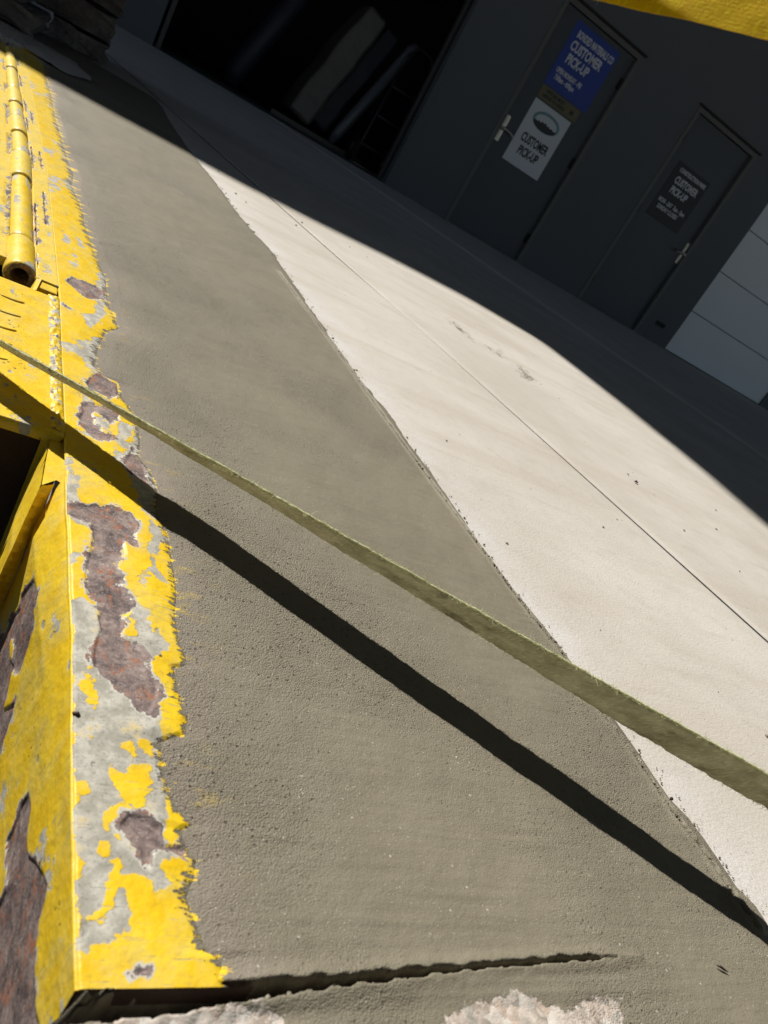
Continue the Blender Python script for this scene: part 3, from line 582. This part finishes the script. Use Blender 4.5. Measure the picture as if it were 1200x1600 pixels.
# hinge: tube knuckles laid end to end
HX = lambda y: XC(y) - .0285 - .0008 * (y - .66)
HR = .0112
kn = [.672] + DATA['kn'][1:-1] + [1.95, 2.12]
for i, (a, b) in enumerate(zip(kn[:-1], kn[1:])):
    na, nn = 40, 26 if i < 3 else 14
    r = HR + (.0012 if i % 2 == 0 else -.0002)
    Yk, Ak = np.meshgrid(np.linspace(a + .0012, b - .0012, nn), np.linspace(0, 2 * PI, na + 1), indexing='ij')
    R1 = np.full(Yk.shape, r) + .0002 * fnoise(Yk * 40, Ak, 91 + i); R1[0] -= .0012; R1[-1] -= .0012
    Xk = HX(Yk) + np.cos(Ak) * R1; Zk = -.0030 + np.sin(Ak) * R1
    gk = .010 * fnoise(Yk * 22, Ak * 2, 95 + i, 4) - .0045 + .004 * np.exp(-((Ak - .55) / .35) ** 2)
    # close both ends inward to a bore
    for _e in range(2):
        e = 0 if _e == 0 else -1
        for rr_, dy in ((.0072, 0), (.0070, .05)):
            row_y = Yk[e:e + 1] if e == 0 else Yk[-1:]
            yy_ = row_y + (dy if e == 0 else -dy * .2); xx_ = HX(row_y) + np.cos(Ak[:1]) * rr_; z_ = -.0030 + np.sin(Ak[:1]) * rr_
            if e == 0: Yk = np.concatenate([yy_, Yk]); Xk = np.concatenate([xx_, Xk]); Zk = np.concatenate([z_, Zk]); gk = np.concatenate([gk[:1], gk]); Ak = np.concatenate([Ak[:1], Ak])
            else: Yk = np.concatenate([Yk, yy_]); Xk = np.concatenate([Xk, xx_]); Zk = np.concatenate([Zk, z_]); gk = np.concatenate([gk, gk[-1:]]); Ak = np.concatenate([Ak, Ak[-1:]])
    rk = np.full(Yk.shape, -1.0)
    if i == 0: rk[:2] = .01; rk[2] = .0005
    o = grid('hinge_knuckle', Xk, Yk, Zk, M['yellow_pale'] if i > 1 else M['yellow'], fr, {'rust': rk, 'bare': gk})
bm = bmesh.new(); tube(bm, [(float(HX(y)), y, -.0030) for y in (.73, 1.4, 2.15)], .0066, 14); obj('hinge_pin', bm, M['steel_dark'], fr, True)
# deck plate left of the hinge, with its treads
DK = lambda y: HX(y) - HR + .0012
gp = [[(HXy, ya), (HXy2, yb), (HXy2 + w_, yb), (HXy + w_, ya)] for ya, yb, off, w_ in ((.755, .965, .0010, .0022), (1.07, 1.19, .0012, .003), (1.25, 1.40, .0015, .003), (1.50, 1.60, .0015, .003), (1.75, 1.9, .0015, .003)) for HXy, HXy2 in ((float(DK(ya)) - off - w_, float(DK(yb)) - off - w_),)]
plate_grid('deck_plate', lambda y: y * 0 - .60, DK, .690, 2.17, 200, 420, M['yellow_pale'], .0026, crack=gp, seed=101)
bm = bmesh.new()
for i in range(70):
    yy = .735 + i * .0155 * (1 + i * .004)
    if yy > 2.12: break
    for j in range(2):
        x1 = float(DK(yy)) - .014 - j * .045; x0 = x1 - .026
        tube(bm, [(x0, yy + .001, .0027), ((x0 + x1) / 2, yy - .0016, .0032), (x1, yy + .001, .0027)], [.0002, .0008, .0002], 5)
o = obj('tread_ribs', bm, M['yellow_pale'], fr, True); o['kind'] = 'stuff'
for a_ in ('rust', 'bare'): o.data.attributes.new(a_, 'FLOAT', 'POINT').data.foreach_set('value', [-1.0] * len(o.data.vertices))
# strip between hinge and flange, with two rows of weld gaps
def gq(ya, yb, off, w_): return [(float(HX(ya)) + HR + off, ya), (float(HX(yb)) + HR + off, yb), (float(HX(yb)) + HR + off + w_, yb), (float(HX(ya)) + HR + off + w_, ya)]
gaps = [gq(.70, .735, .0012, .0016), gq(.76, .90, .0010, .0022), gq(.84, .965, .0105, .0020), gq(1.06, 1.18, .0010, .0026), gq(1.08, 1.17, .0110, .0022), gq(1.28, 1.37, .001, .003), gq(1.42, 1.52, .002, .003), gq(1.65, 1.78, .001, .003), gq(1.9, 2.0, .001, .003), gq(1.35, 1.44, .010, .002)]
plate_grid('hinge_strip', lambda y: HX(y) + HR + .0006, lambda y: XC(y) + .0002, .672, 2.2, 46, 900, M['yellow_pale'], .0026, crack=gaps, seed=111)
# slanted cheek beside the open hinge end and the small notch
bm = bmesh.new(); vs_ = [(.0200, .640, .002), (.0215, .674, .002), (.0250, .674, .003), (.0228, .642, .003), (.0120, .640, -.03), (.0120, .674, -.03)]
V_ = [bm.verts.new(v) for v in vs_]; bm.faces.new((V_[0], V_[1], V_[2], V_[3])); bm.faces.new((V_[0], V_[4], V_[5], V_[1])); bm.faces.new((V_[3], V_[2], V_[5], V_[4]))
o = obj('hinge_cheek', bm, M['yellow'], fr)
bm = bmesh.new(); box(bm, .0235, .0385, .656, .6725, -.03, .0012, .0015); o2 = obj('notch_block', bm, M['yellow'], fr)
for q in (o, o2, *[c for c in fr.children if c.name.startswith(('cross_member', 'lip_cap'))]):
    for a_ in ('rust', 'bare'):
        if a_ not in q.data.attributes: q.data.attributes.new(a_, 'FLOAT', 'POINT').data.foreach_set('value', [-1.0] * len(q.data.vertices))
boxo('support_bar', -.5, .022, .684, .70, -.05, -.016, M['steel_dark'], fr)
bit('bolt_stub', .0655, .2135, .0030, .0009, 'tiny grey metal stub sticking out at the yellow corner edge', 2.7, .0022)

# pit walls and floor
pit = empty('pit'); pit['kind'] = 'structure'
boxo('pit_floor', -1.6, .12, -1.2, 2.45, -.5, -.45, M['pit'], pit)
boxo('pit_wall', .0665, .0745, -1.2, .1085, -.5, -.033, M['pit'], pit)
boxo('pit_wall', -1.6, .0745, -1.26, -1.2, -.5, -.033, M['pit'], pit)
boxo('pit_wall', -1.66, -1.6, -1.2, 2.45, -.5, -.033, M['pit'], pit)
# kerb of bare mortar at the far end of the hinge, then rubble stones
bm = bmesh.new(); box(bm, -1.6, -.055, 2.30, 2.62, -.45, .004, .004); kb = obj('kerb', bm, M['concrete']); kb['kind'] = 'structure'
smear_x, smear_y = np.meshgrid(np.linspace(-.115, .045, 60), np.linspace(2.19, 3.05, 90))
sd_ = sdf_poly(smear_x, smear_y, [(-.10, 2.24), (-.02, 2.2), (.035, 2.30), (.03, 2.45), (.0, 2.58), (-.06, 2.58), (-.1, 2.45)]) + .02 * fnoise(smear_x * 20, smear_y * 8, 121)
o = grid('mortar_smear', smear_x, smear_y, .0065 + .03 * np.clip(sd_, 0, .02) * 1.0 + .002 * fnoise(smear_x * 30, smear_y * 30, 122), M['concrete'], None, {'rim': smear_x * 0 + 1, 'stain': smear_x * 0 - 1}, sd_ > 0)
o['kind'] = 'structure'

# ------------------------------------------------------------------ rubble stone pier (top left)
pier = empty('rubble_pier', (-.1, 3.0, 0)); tag(pier, 'shaded pier of rough rubble stones behind the end of the yellow hinge', 'stone pier')
def stone_block(x0, x1, y0, y1, z0, z1, seed):
    bm = bmesh.new(); bmesh.ops.create_cube(bm, size=1); bmesh.ops.subdivide_edges(bm, edges=bm.edges[:], cuts=5, use_grid_fill=True)
    r_ = random.Random(seed)
    for v in bm.verts:
        p = v.co.copy(); q = Vector((max(-.46, min(.46, p.x)), max(-.46, min(.46, p.y)), max(-.46, min(.46, p.z)))); p = q + (p - q).normalized() * (p - q).length * .5 if (p - q).length else p
        nx_ = float(vnoise(p.x * 4 + seed * 3, p.z * 4 + p.y * 3, seed)); nz_ = float(vnoise(p.y * 4, p.z * 4 + p.x * 4, seed + 5))
        v.co = Vector(((x0 + x1) / 2 + p.x * (x1 - x0) + nx_ * .035, (y0 + y1) / 2 + p.y * (y1 - y0) + nz_ * .05, (z0 + z1) / 2 + p.z * (z1 - z0) + nx_ * .012))
    obj('stone', bm, M['rubble'], pier)
k = 0
z = .003
for row, hgt in enumerate((.062, .085, .10, .12, .12)):
    xb_ = [(-.62, -.30), (-.295, -.115), (-.11, .068)] if row % 2 == 0 else [(-.62, -.40), (-.39, -.16), (-.155, .070)]
    for (a, b) in xb_:
        yf = 2.66 + .55 * max(0, (min(b, .06) + .11) / .17) if b > -.1 else 2.60
        yf = 3.02 if b > 0 else (2.62 if b > -.2 else 2.62)
        stone_block(a, b, yf, yf + .45, z, z + hgt - .004, 11 + k); k += 1
    z += hgt

# ------------------------------------------------------------------ building
bd = empty('warehouse', (4, D, 0)); tag(bd, 'grey warehouse front with two doors, a dark open bay and a white sectional door', 'building')
WT = .22; OX0, OX1, OZ = .455, 2.79, 3.2       # open bay
d1 = (3.505, 4.425); d2 = (5.385, 6.285); DH = 2.13
s1 = (6.85, 8.80); SH = 2.6; TOP = 5.75
def wall(x0, x1, z0, z1): boxo('wall', x0, x1, D, D + WT, z0, z1, M['wall'], bd)
wall(-8, OX0, -.03, TOP); wall(OX0, OX1, OZ, TOP)
fw = .045
wall(OX1, d1[0] - fw, -.03, TOP); wall(d1[0] - fw, d1[1] + fw, DH + fw, TOP)
wall(d1[1] + fw, d2[0] - fw, -.03, TOP); wall(d2[0] - fw, d2[1] + fw, DH + fw, TOP)
wall(d2[1] + fw, s1[0], -.03, TOP); wall(s1[0], s1[1], SH, TOP); wall(s1[1], 16, -.03, TOP)
# unseen canopy slab added high above (its edge throws the shade on the yard)
def door(x0, x1, hinge_left, zs):
    d = boxo('door', x0 + .004, x1 - .004, D + .035, D + .08, .012, DH - .004, M['door'], bd, .002)
    for a, b in ((x0 - fw, x0), (x1, x1 + fw)): boxo('door_frame', a, b, D - .006, D + .12, 0, DH, M['frame'], bd, .002)
    boxo('door_frame', x0 - fw, x1 + fw, D - .006, D + .12, DH, DH + fw, M['frame'], bd, .002)
    boxo('drip_cap', x0 - fw - .02, x1 + fw + .02, D - .03, D - .001, DH + fw + .004, DH + fw + .022, M['gap'], bd)
    boxo('threshold', x0 - fw, x1 + fw, D - .02, D + .12, -.01, .010, M['frame'], bd)
    boxo('door_stop', x0, x1, D + .10, D + .12, 0, DH, M['gap'], bd)
    hx = x0 if hinge_left else x1
    for zz_ in zs:
        bm = bmesh.new(); s_ = -1 if hinge_left else 1
        tube(bm, [(hx, D + .026, zz_ - .055), (hx, D + .026, zz_ + .055)], .009, 10); box(bm, min(hx, hx - s_ * .035), max(hx, hx - s_ * .035), D + .030, D + .0355, zz_ - .05, zz_ + .05)
        h = obj('hinge', bm, M['gap'], d)
    lx = (x1 - .065) if hinge_left else x0 + .012; s_ = -1 if hinge_left else 1
    px = lx + (.02 if hinge_left else .01)
    bm = bmesh.new(); box(bm, px, px + .045, D + .026, D + .034, .855, 1.10, .003); box(bm, px + .012, px + .034, D + .020, D + .027, .88, 1.075, .002)
    obj('lock_plate', bm, M['nickel'], d)
    bm = bmesh.new(); cx = px + .022
    tube(bm, [(cx, D + .03, .975), (cx, D - .02, .975)], .018, 14)
    tube(bm, [(cx, D - .022, .975), (cx + s_ * .02, D - .026, .976), (cx + s_ * .07, D - .024, .972), (cx + s_ * .115, D - .018, .958), (cx + s_ * .122, D - .012, .950)], [.012, .011, .010, .009, .007], 10)
    obj('lever_handle', bm, M['nickel'], d, True)
    bm = bmesh.new(); tube(bm, [(cx, D + .03, 1.055), (cx, D + .018, 1.055)], .011, 12); obj('key_cylinder', bm, M['nickel'], d)
    return d
door(d1[0], d1[1], False, (.25, 1.07, 1.88)); door(d2[0], d2[1], True, (.25, 1.10, 1.88))
# sectional door
ph = .52
for i in range(5):
    z0, z1 = i * ph + .012, (i + 1) * ph + .004
    bm = bmesh.new(); box(bm, s1[0] + .003, s1[1] - .003, D + .02, D + .07, z0, z1, .004)
    obj('shutter_panel', bm, M['shutter'], bd)
boxo('shutter_seal', s1[0], s1[1], D + .018, D + .075, -.004, .0105, M['gap'], bd)
boxo('shutter_backing', s1[0], s1[1], D + .08, D + .12, 0, SH, M['gap'], bd)
# bay interior
boxo('jamb_trim', OX1 - .055, OX1 - .002, D - .01, D + .10, 0, OZ, M['wall'], bd, .003)
boxo('guide_rail', OX1 - .10, OX1 - .058, D + .11, D + .17, 0, OZ, M['truck'], bd, .004)
boxo('guide_rail', OX0 + .03, OX0 + .07, D + .11, D + .17, 0, OZ, M['truck'], bd, .004)
inner = empty('bay_interior'); inner['kind'] = 'structure'
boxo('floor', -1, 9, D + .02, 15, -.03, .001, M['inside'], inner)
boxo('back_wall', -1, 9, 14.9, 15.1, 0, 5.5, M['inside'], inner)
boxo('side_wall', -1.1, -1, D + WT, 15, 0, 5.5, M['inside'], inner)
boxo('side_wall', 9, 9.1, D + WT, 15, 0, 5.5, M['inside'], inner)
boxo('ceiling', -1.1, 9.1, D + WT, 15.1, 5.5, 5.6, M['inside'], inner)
# added canopy, out of view: outline shaped to cast the shade edge
t_ = TOP / math.tan(rad(SUN_EL)); ox_ = -math.sin(rad(SUN_AZ)) * t_; oy_ = -math.cos(rad(SUN_AZ)) * t_
def cast(x, y):      # point of the roof edge whose shadow falls at (x, y) on the ground
    return (x - ox_, y - oy_)
bm = bmesh.new()
E_ = [cast(-8, 2.33), cast(.277, 2.171), cast(.474, 2.194), cast(.732, 2.26), cast(1.0, 2.29), cast(1.26, 2.20), cast(1.335, 2.13), cast(1.382, 1.97), cast(1.41, 1.79), cast(1.435, 1.6), cast(1.43, 1.25), cast(1.39, 1.0), cast(1.35, .55), cast(14, .55)]
lowv = [bm.verts.new((x, y, TOP)) for x, y in E_] + [bm.verts.new((E_[-1][0], D + 8, TOP)), bm.verts.new((E_[0][0], D + 8, TOP))]
f = bm.faces.new(lowv); r = bmesh.ops.extrude_face_region(bm, geom=[f])
for v in r['geom']:
    if isinstance(v, bmesh.types.BMVert): v.co.z += .25
obj('shade_canopy', bm, M['inside'], bd)

# unseen flat roof added to cut the skylight: only a slot of sky stays open between it and the canopy
boxo('sky_block_roof', -18, 22, -20, 4.6, TOP, TOP + .25, M['inside'], bd)

# ------------------------------------------------------------------ things in the bay
def leaning(name, label, cat, base, top, halfw, halfd, m, bev):
    b_, t = Vector(base), Vector(top); L = (t - b_).length
    Mx = Matrix.Translation((b_ + t) / 2) @ (t - b_).to_track_quat('Z', 'Y').to_matrix().to_4x4()
    bm = bmesh.new(); box(bm, -halfw, halfw, -halfd, halfd, -L / 2, L / 2, bev)
    bmesh.ops.subdivide_edges(bm, edges=[e for e in bm.edges if e.calc_length() > .2], cuts=6, use_grid_fill=True)
    for v in bm.verts: v.co += Vector((float(vnoise(v.co.x * 7, v.co.z * 6 + v.co.y)), float(vnoise(v.co.y * 7, v.co.z * 6, 3)), 0)) * .03
    for v in bm.verts:
        t = v.co.z / L + .5; v.co.x *= 1.0 - .22 * max(0, t - .45); v.co.y *= 1.0 - .3 * max(0, t - .6)
    bmesh.ops.transform(bm, matrix=Mx, verts=bm.verts[:])
    return tag(obj(name, bm, m, None, False), label, cat)
pp = empty('wrapped_slab', (2.0, 8.7, 0)); tag(pp, 'tall plastic wrapped slab leaning in the dark bay, pale front and navy edge', 'wrapped goods')
def lean_part(name, base, top, hw, hd, m, bev, parent):
    o = leaning(name, 'x', 'x', base, top, hw, hd, m, bev); del o['label']; del o['category']
    o.parent = parent; o.matrix_parent_inverse = parent.matrix_world.inverted(); return o
lean_part('wrapping', (1.93, 8.62, .10), (2.24, 8.62, 1.26), .235, .13, M['wrap'], .035, pp)
lean_part('edge_cover', (2.19, 8.66, .12), (2.50, 8.66, 1.22), .075, .10, M['navy'], .03, pp)
boxo('pallet_board', 1.70, 2.75, 8.5, 8.9, .002, .045, M['truck'], pp)
bm = bmesh.new(); tube(bm, [(2.36, 8.50, .05), (2.39, 8.50, .16), (2.72, 8.56, 1.18), (2.75, 8.56, 1.24)], [.035, .058, .058, .03], 18)
tag(obj('wrapped_roll', bm, M['roll'], None, True), 'pale wrapped roll leaning beside the plastic wrapped slab in the bay', 'roll')
bm = bmesh.new(); tube(bm, [(1.30, 9.0, .03), (1.32, 9.0, .16), (1.60, 9.0, 1.05), (1.62, 9.0, 1.10)], [.08, .12, .12, .09], 18)
tag(obj('dark_roll', bm, M['navy'], None, True), 'dark roll leaning deep in the bay, left of the wrapped slab', 'roll')
ht = empty('hand_truck', (3.0, 8.6, 0)); tag(ht, 'black hand truck with looped handle standing inside the open bay by its right jamb', 'hand truck')
bm = bmesh.new()
for x_ in (2.64, 2.96): tube(bm, [(x_ - .05, 8.30, .02), (x_ - .04, 8.32, .30), (x_ + .02, 8.42, .95)], .014, 8)
for zz_, yy_ in ((.2, 8.31), (.5, 8.35), (.8, 8.40)): tube(bm, [(2.60 + zz_ * .06, yy_, zz_), (2.93 + zz_ * .06, yy_, zz_)], .012, 8)
obj('frame', bm, M['truck'], ht, True)
bm = bmesh.new(); tube(bm, [(2.66, 8.42, .95), (2.67, 8.44, 1.12), (2.76, 8.46, 1.22), (2.90, 8.46, 1.21), (2.98, 8.44, 1.11), (2.98, 8.42, .95)], .013, 8); obj('handle', bm, M['truck'], ht, True)
bm = bmesh.new(); box(bm, 2.56, 2.96, 8.12, 8.30, .004, .014, .002); obj('toe_plate', bm, M['nickel'], ht)
for x_ in (2.575, 2.965):
    bm = bmesh.new(); tube(bm, [(x_ - .022, 8.42, .13), (x_ + .022, 8.42, .13)], .13, 24); wl = obj('wheel', bm, M['tyre'], ht)
    bm = bmesh.new(); tube(bm, [(x_ - .026, 8.42, .13), (x_ + .026, 8.42, .13)], .05, 16); obj('hub', bm, M['nickel'], wl)

# ------------------------------------------------------------------ signs on the doors
YS = D + .0345
def text(parent, s, cx, cz, size, width, m, y, rot=0):
    cu = bpy.data.curves.new('lettering', 'FONT'); cu.body = s; cu.align_x = 'CENTER'; cu.align_y = 'CENTER'; cu.size = size; cu.extrude = .0006; cu.resolution_u = 2; cu.offset = .0035 * size / .1
    o = bpy.data.objects.new('tmp', cu); C.objects.link(o); bpy.context.view_layer.update()
    me = bpy.data.meshes.new_from_object(o.evaluated_get(bpy.context.evaluated_depsgraph_get())); bpy.data.objects.remove(o)
    wd = max(v.co.x for v in me.vertices) - min(v.co.x for v in me.vertices)
    sx = width / wd
    for v in me.vertices: v.co = Vector((cx + v.co.x * sx, y - v.co.z, cz + v.co.y))
    me.materials.clear(); return link('lettering', me, m, parent)
def sign(name, label, x0, x1, z0, z1, m, lines, ink, y=YS, rnd_=0):
    s_ = empty(name, ((x0 + x1) / 2, y, (z0 + z1) / 2)); tag(s_, label, 'sign')
    boxo('face', x0, x1, y - .003, y, z0, z1, m, s_, .001)
    for (tx, cx, cz, sz, wd) in lines: text(s_, tx, cx, cz, sz, wd, ink, y - .0042)
    return s_
sign('pickup_sign', 'blue customer pick-up sign with white lettering at the top of the left door', 3.69, 4.25, 1.50, 2.08, M['blue'],
     [('BONDED MATERIALS CO', 3.99, 1.985, .085, .47), ('CUSTOMER', 3.945, 1.885, .115, .40), ('PICK-UP', 3.915, 1.775, .115, .28), ('OPEN MONDAY - FRI', 3.90, 1.655, .062, .32), ('7:00am - 4:00pm', 3.885, 1.595, .062, .25)], M['lettering'])
sign('visitor_sign', 'small tan notice between the blue sign and the white sign', 3.70, 4.20, 1.375, 1.49, M['gold'],
     [('VISITORS MUST', 3.88, 1.455, .042, .24), ('REPORT TO OFFICE', 3.89, 1.41, .040, .28)], M['ink'])
vs_sign = bpy.data.objects['visitor_sign']; boxo('mark', 4.095, 4.135, YS - .0045, YS - .0032, 1.41, 1.45, M['ink'], vs_sign)
ws = sign('emblem_sign', 'white customer pick-up sign with oval emblem on the left door', 3.70, 4.17, .76, 1.36, M['white'],
     [('CUSTOMER', 3.935, 1.02, .115, .34), ('PICK-UP', 3.93, .905, .115, .25)], M['ink'])
def oval(cx, cz, rx, rz, y, m, ring=None, name='emblem', half=None):
    bm = bmesh.new(); N = 40
    if ring:
        for i in range(N):
            a, b = 2 * PI * i / N, 2 * PI * (i + 1) / N
            q = [(cx + math.cos(t) * rx * k_, y, cz + math.sin(t) * rz * k_) for t, k_ in ((a, 1), (b, 1), (b, ring), (a, ring))]
            bm.faces.new([bm.verts.new(p_) for p_ in q])
    else:
        pts = [(cx + math.cos(2 * PI * i / N) * rx, y, cz + math.sin(2 * PI * i / N) * rz) for i in range(N)]
        if half:   # lower part, closed by a jagged ridge line
            r_ = random.Random(4)
            pts = [(cx + math.cos(PI + PI * i / 20) * rx, y, cz - .004 + math.sin(PI + PI * i / 20) * rz) for i in range(21)]
            pts += [(cx + rx - 2 * rx * i / 14, y, cz - .004 + (.004 + .012 * (i % 2) + .012 * r_.random()) * math.sin(PI * i / 14)) for i in range(1, 14)]
        bm.faces.new([bm.verts.new(p_) for p_ in pts])
    fs = bm.faces[:]; bmesh.ops.triangulate(bm, faces=fs)
    r_ = bmesh.ops.extrude_face_region(bm, geom=bm.faces[:])
    for v in r_['geom']:
        if isinstance(v, bmesh.types.BMVert): v.co.y -= .0008
    return obj(name, bm, m, ws)
oval(3.935, 1.225, .165, .085, YS - .0034, M['emblem'], .0)
oval(3.935, 1.225, .135, .058, YS - .0048, M['white'])
oval(3.935, 1.205, .145, .055, YS - .0062, M['ink'], half=True)
sign('hours_sign', 'black customer pick-up sign with white lettering on the right door', 5.52, 6.04, 1.10, 1.69, M['black'],
     [('CONSTRUCTION PARK', 5.80, 1.625, .058, .42), ('CUSTOMER', 5.785, 1.525, .10, .36), ('PICK-UP', 5.755, 1.425, .10, .26), ('MON - SAT  7am - 5pm', 5.77, 1.29, .06, .42), ('SUNDAY CLOSED', 5.755, 1.225, .06, .32)], M['lettering'])
# wall cap and conduit bits
boxo('kick_vent', 6.50, 6.64, D - .012, D, .19, .24, M['gap'], bd)

# ------------------------------------------------------------------ frayed webbing strap
def edgecurve(cs, x):
    lo, hi = .03, .40; xc = np.clip(x, lo, hi)
    out = []
    for c in cs:
        v = np.polyval(c, xc); d = np.polyval(np.polyder(c), xc); out.append(v + d * (x - xc))
    return out
FA, FB = DATA['strap']
def ribbon(name, A, B, nseg, nw, m, parent, thick, seed, jag, prt=None):
    """A, B: arrays (n,3) of the two long edges"""
    t = np.linspace(0, 1, nw)
    P = A[:, None] * (1 - t)[None, :, None] + B[:, None] * t[None, :, None]
    s = np.concatenate([[0], np.cumsum(np.linalg.norm(np.diff(A, axis=0), axis=1))])
    W = np.linalg.norm(B - A, axis=1).mean()
    S, Tt = np.meshgrid(s, t * W, indexing='ij')
    dirw = (B - A) / np.linalg.norm(B - A, axis=1)[:, None]
    tan = np.gradient(A, axis=0); tan /= np.linalg.norm(tan, axis=1)[:, None]
    nrm = np.cross(tan, dirw)
    ed = np.abs(t * 2 - 1) ** 8
    P = P + dirw[:, None] * ((np.sign(t - .5) * ed)[None, :, None]) * (jag * fnoise(S * 350, Tt * 0 + (Tt > W / 2) * 7, seed, 4)[..., None] * 2)
    P = P + nrm[:, None] * (.0010 * fnoise(S * 40, Tt * 60, seed + 1)[..., None] + jag * .6 * fnoise(S * 500, Tt * 500, seed + 2, 2)[..., None])
    prof = thick * (1 - np.abs(t * 2 - 1) ** 6 * .55)
    top_ = P + nrm[:, None] * prof[None, :, None] / 2; bot_ = P - nrm[:, None] * prof[None, :, None] / 2
    ring = np.concatenate([top_, bot_[:, ::-1], top_[:, :1]], 1)
    St = np.concatenate([S, S, S[:, :1]], 1); Tr = np.concatenate([Tt, Tt[:, ::-1], Tt[:, :1]], 1)
    o = grid(name, ring[..., 0], ring[..., 1], ring[..., 2], m, parent)
    at = o.data.attributes.new('uvw', 'FLOAT_VECTOR', 'POINT'); at.data.foreach_set('vector', np.stack([St, Tr, St * 0], -1).astype(np.float32).ravel())
    pv = prt(St, Tr) if prt else St * 0 - 1
    o.data.attributes.new('print', 'FLOAT', 'POINT').data.foreach_set('value', pv.astype(np.float32).ravel())
    return o, A, B, dirw, nrm
xs = np.linspace(-.16, .56, 760)
A = np.stack([xs, *edgecurve(FA, xs)], -1); B = np.stack([xs, *edgecurve(FB, xs)], -1)
sr = empty('frayed_strap', tuple((A[380] + B[380]) / 2)); tag(sr, 'frayed olive yellow webbing strap stretched low over the mortar patch', 'strap')
_, A, B, dw, nr = ribbon('webbing', A, B, 760, 22, M['strap'], sr, .0030, 131, .0007)
def fuzz(A, B, dw, nr, count, seed, lens, rad_, edge_only=.75):
    r_ = np.random.RandomState(seed); co = []; fc = []
    for i in range(count):
        k_ = r_.randint(2, len(A) - 2); f_ = r_.rand()
        if r_.rand() < edge_only: tt = 1.0 if r_.rand() < .72 else 0.0
        else: tt = r_.rand()
        p_ = A[k_] * (1 - tt) + B[k_] * tt
        along = A[k_ + 1] - A[k_ - 1]; along = along / np.linalg.norm(along)
        outw = dw[k_] * (1 if tt > .5 else -1) if tt in (0., 1.) else nr[k_] * (1 if r_.rand() < .5 else -1)
        d = outw * (.35 + r_.rand() * .5) + along * r_.randn() * 1.1 + nr[k_] * r_.randn() * .55
        d /= np.linalg.norm(d); L = lens * (.3 + r_.rand() ** 3 * 2.2); bend = np.array([r_.randn(), r_.randn(), r_.randn() - .3]) * .6
        pts = [p_, p_ + d * L * .5, p_ + (d + bend * .5) * L]
        sd = np.cross(d, [0.3, .5, .8]); sd /= np.linalg.norm(sd); s2 = np.cross(d, sd); b0 = len(co)
        for q, rr in zip(pts, (rad_, rad_ * .8, rad_ * .3)):
            for a in range(3):
                co.append(q + (sd * math.cos(a * 2.094) + s2 * math.sin(a * 2.094)) * rr)
        for s_ in range(2):
            for a in range(3):
                fc.append((b0 + s_ * 3 + a, b0 + s_ * 3 + (a + 1) % 3, b0 + s_ * 3 + 3 + (a + 1) % 3, b0 + s_ * 3 + 3 + a))
    me = bpy.data.meshes.new('frayed_fibres'); me.from_pydata(co, [], fc); return me
bm = bmesh.new(); r_ = random.Random(9)
Bj = [Vector(q) + Vector(dw[i]) * (.0002 + .0007 * float(fnoise(i * .35, 3.0, 41, 3))) + Vector(nr[i]) * (.0006 * float(fnoise(i * .3, 8.0, 43, 2))) for i, q in enumerate(B)]
tube(bm, Bj, [.00055 + .0005 * abs(float(fnoise(i * .5, 1.0, 47, 3))) for i in range(len(Bj))], 6)
obj('sunlit_edge', bm, M['fibre'], sr, True)  # pale cord added so the top edge of the strap looks sunlit
o = link('frayed_fibres', fuzz(A, B, dw, nr, 26000, 5, .0014, .00011, .62), M['fibre'], sr); o['kind'] = 'stuff'

# bright yellow tape crossing overhead at the upper right
def ray(px, py, dist):
    d = _f + _r * ((px - 600) / 1213.6) - _u * ((py - 800) / 1213.6); d.normalize(); return Vector((0, 0, CAM_H)) + d * dist
e0, e1 = ray(935, 0, .300), ray(1200, 62, .272)
dr = (e1 - e0).normalized(); upw = (SV - dr * SV.dot(dr)); upw = dr.cross(upw.normalized()); upw = upw if upw.z > 0 else -upw
upw = _u * .9 + upw * .15; upw = (upw - dr * upw.dot(dr)).normalized()
tt_ = np.linspace(-.12, .32, 420)
A2 = np.array([list(e0 + dr * t + Vector((0, -.5, 1)) * (9 * max(0, -.004 - t) ** 2)) for t in tt_]); B2 = A2 + np.array(upw)[None] * .030
tp = empty('yellow_tape', tuple((A2[200] + B2[200]) / 2)); tag(tp, 'bright yellow ribbed tape with faint dark letters across the upper right corner', 'tape')
def letters(S, T):
    s0 = .22 + (e1 - e0).length; v = np.full(S.shape, -1.)
    def bar(x0, y0, x1, y1, w_=.0022):
        a = np.array([x0, y0]); b = np.array([x1, y1]); ex, ey = b - a
        t = np.clip(((S - x0) * ex + (T - y0) * ey) / (ex * ex + ey * ey), 0, 1)
        return w_ - np.hypot(S - x0 - t * ex, T - y0 - t * ey)
    lo, hi = .0050, .0240; x = s0 - .016
    for seg in [((x, hi), (x + .0035, lo)), ((x + .0035, lo), (x + .007, hi * .8)), ((x + .007, hi * .8), (x + .0105, lo)), ((x + .0105, lo), (x + .014, hi)),
                ((x + .020, lo), (x + .026, hi)), ((x + .026, hi), (x + .032, lo)), ((x + .037, lo), (x + .037, hi)), ((x - .012, lo), (x - .007, hi)), ((x - .007, hi), (x - .002, lo)), ((x - .010, .012), (x - .004, .012))]:
        v = np.maximum(v, bar(*seg[0], *seg[1], .0016))
    return v
_, A2, B2, dw2, nr2 = ribbon('webbing', A2, B2, 420, 60, M['tape'], tp, .0006, 151, .0001, letters)
o = link('frayed_fibres', fuzz(A2, B2, dw2, nr2, 26, 8, .0022, .00006, 1.0), M['fibre'], tp); o['kind'] = 'stuff'
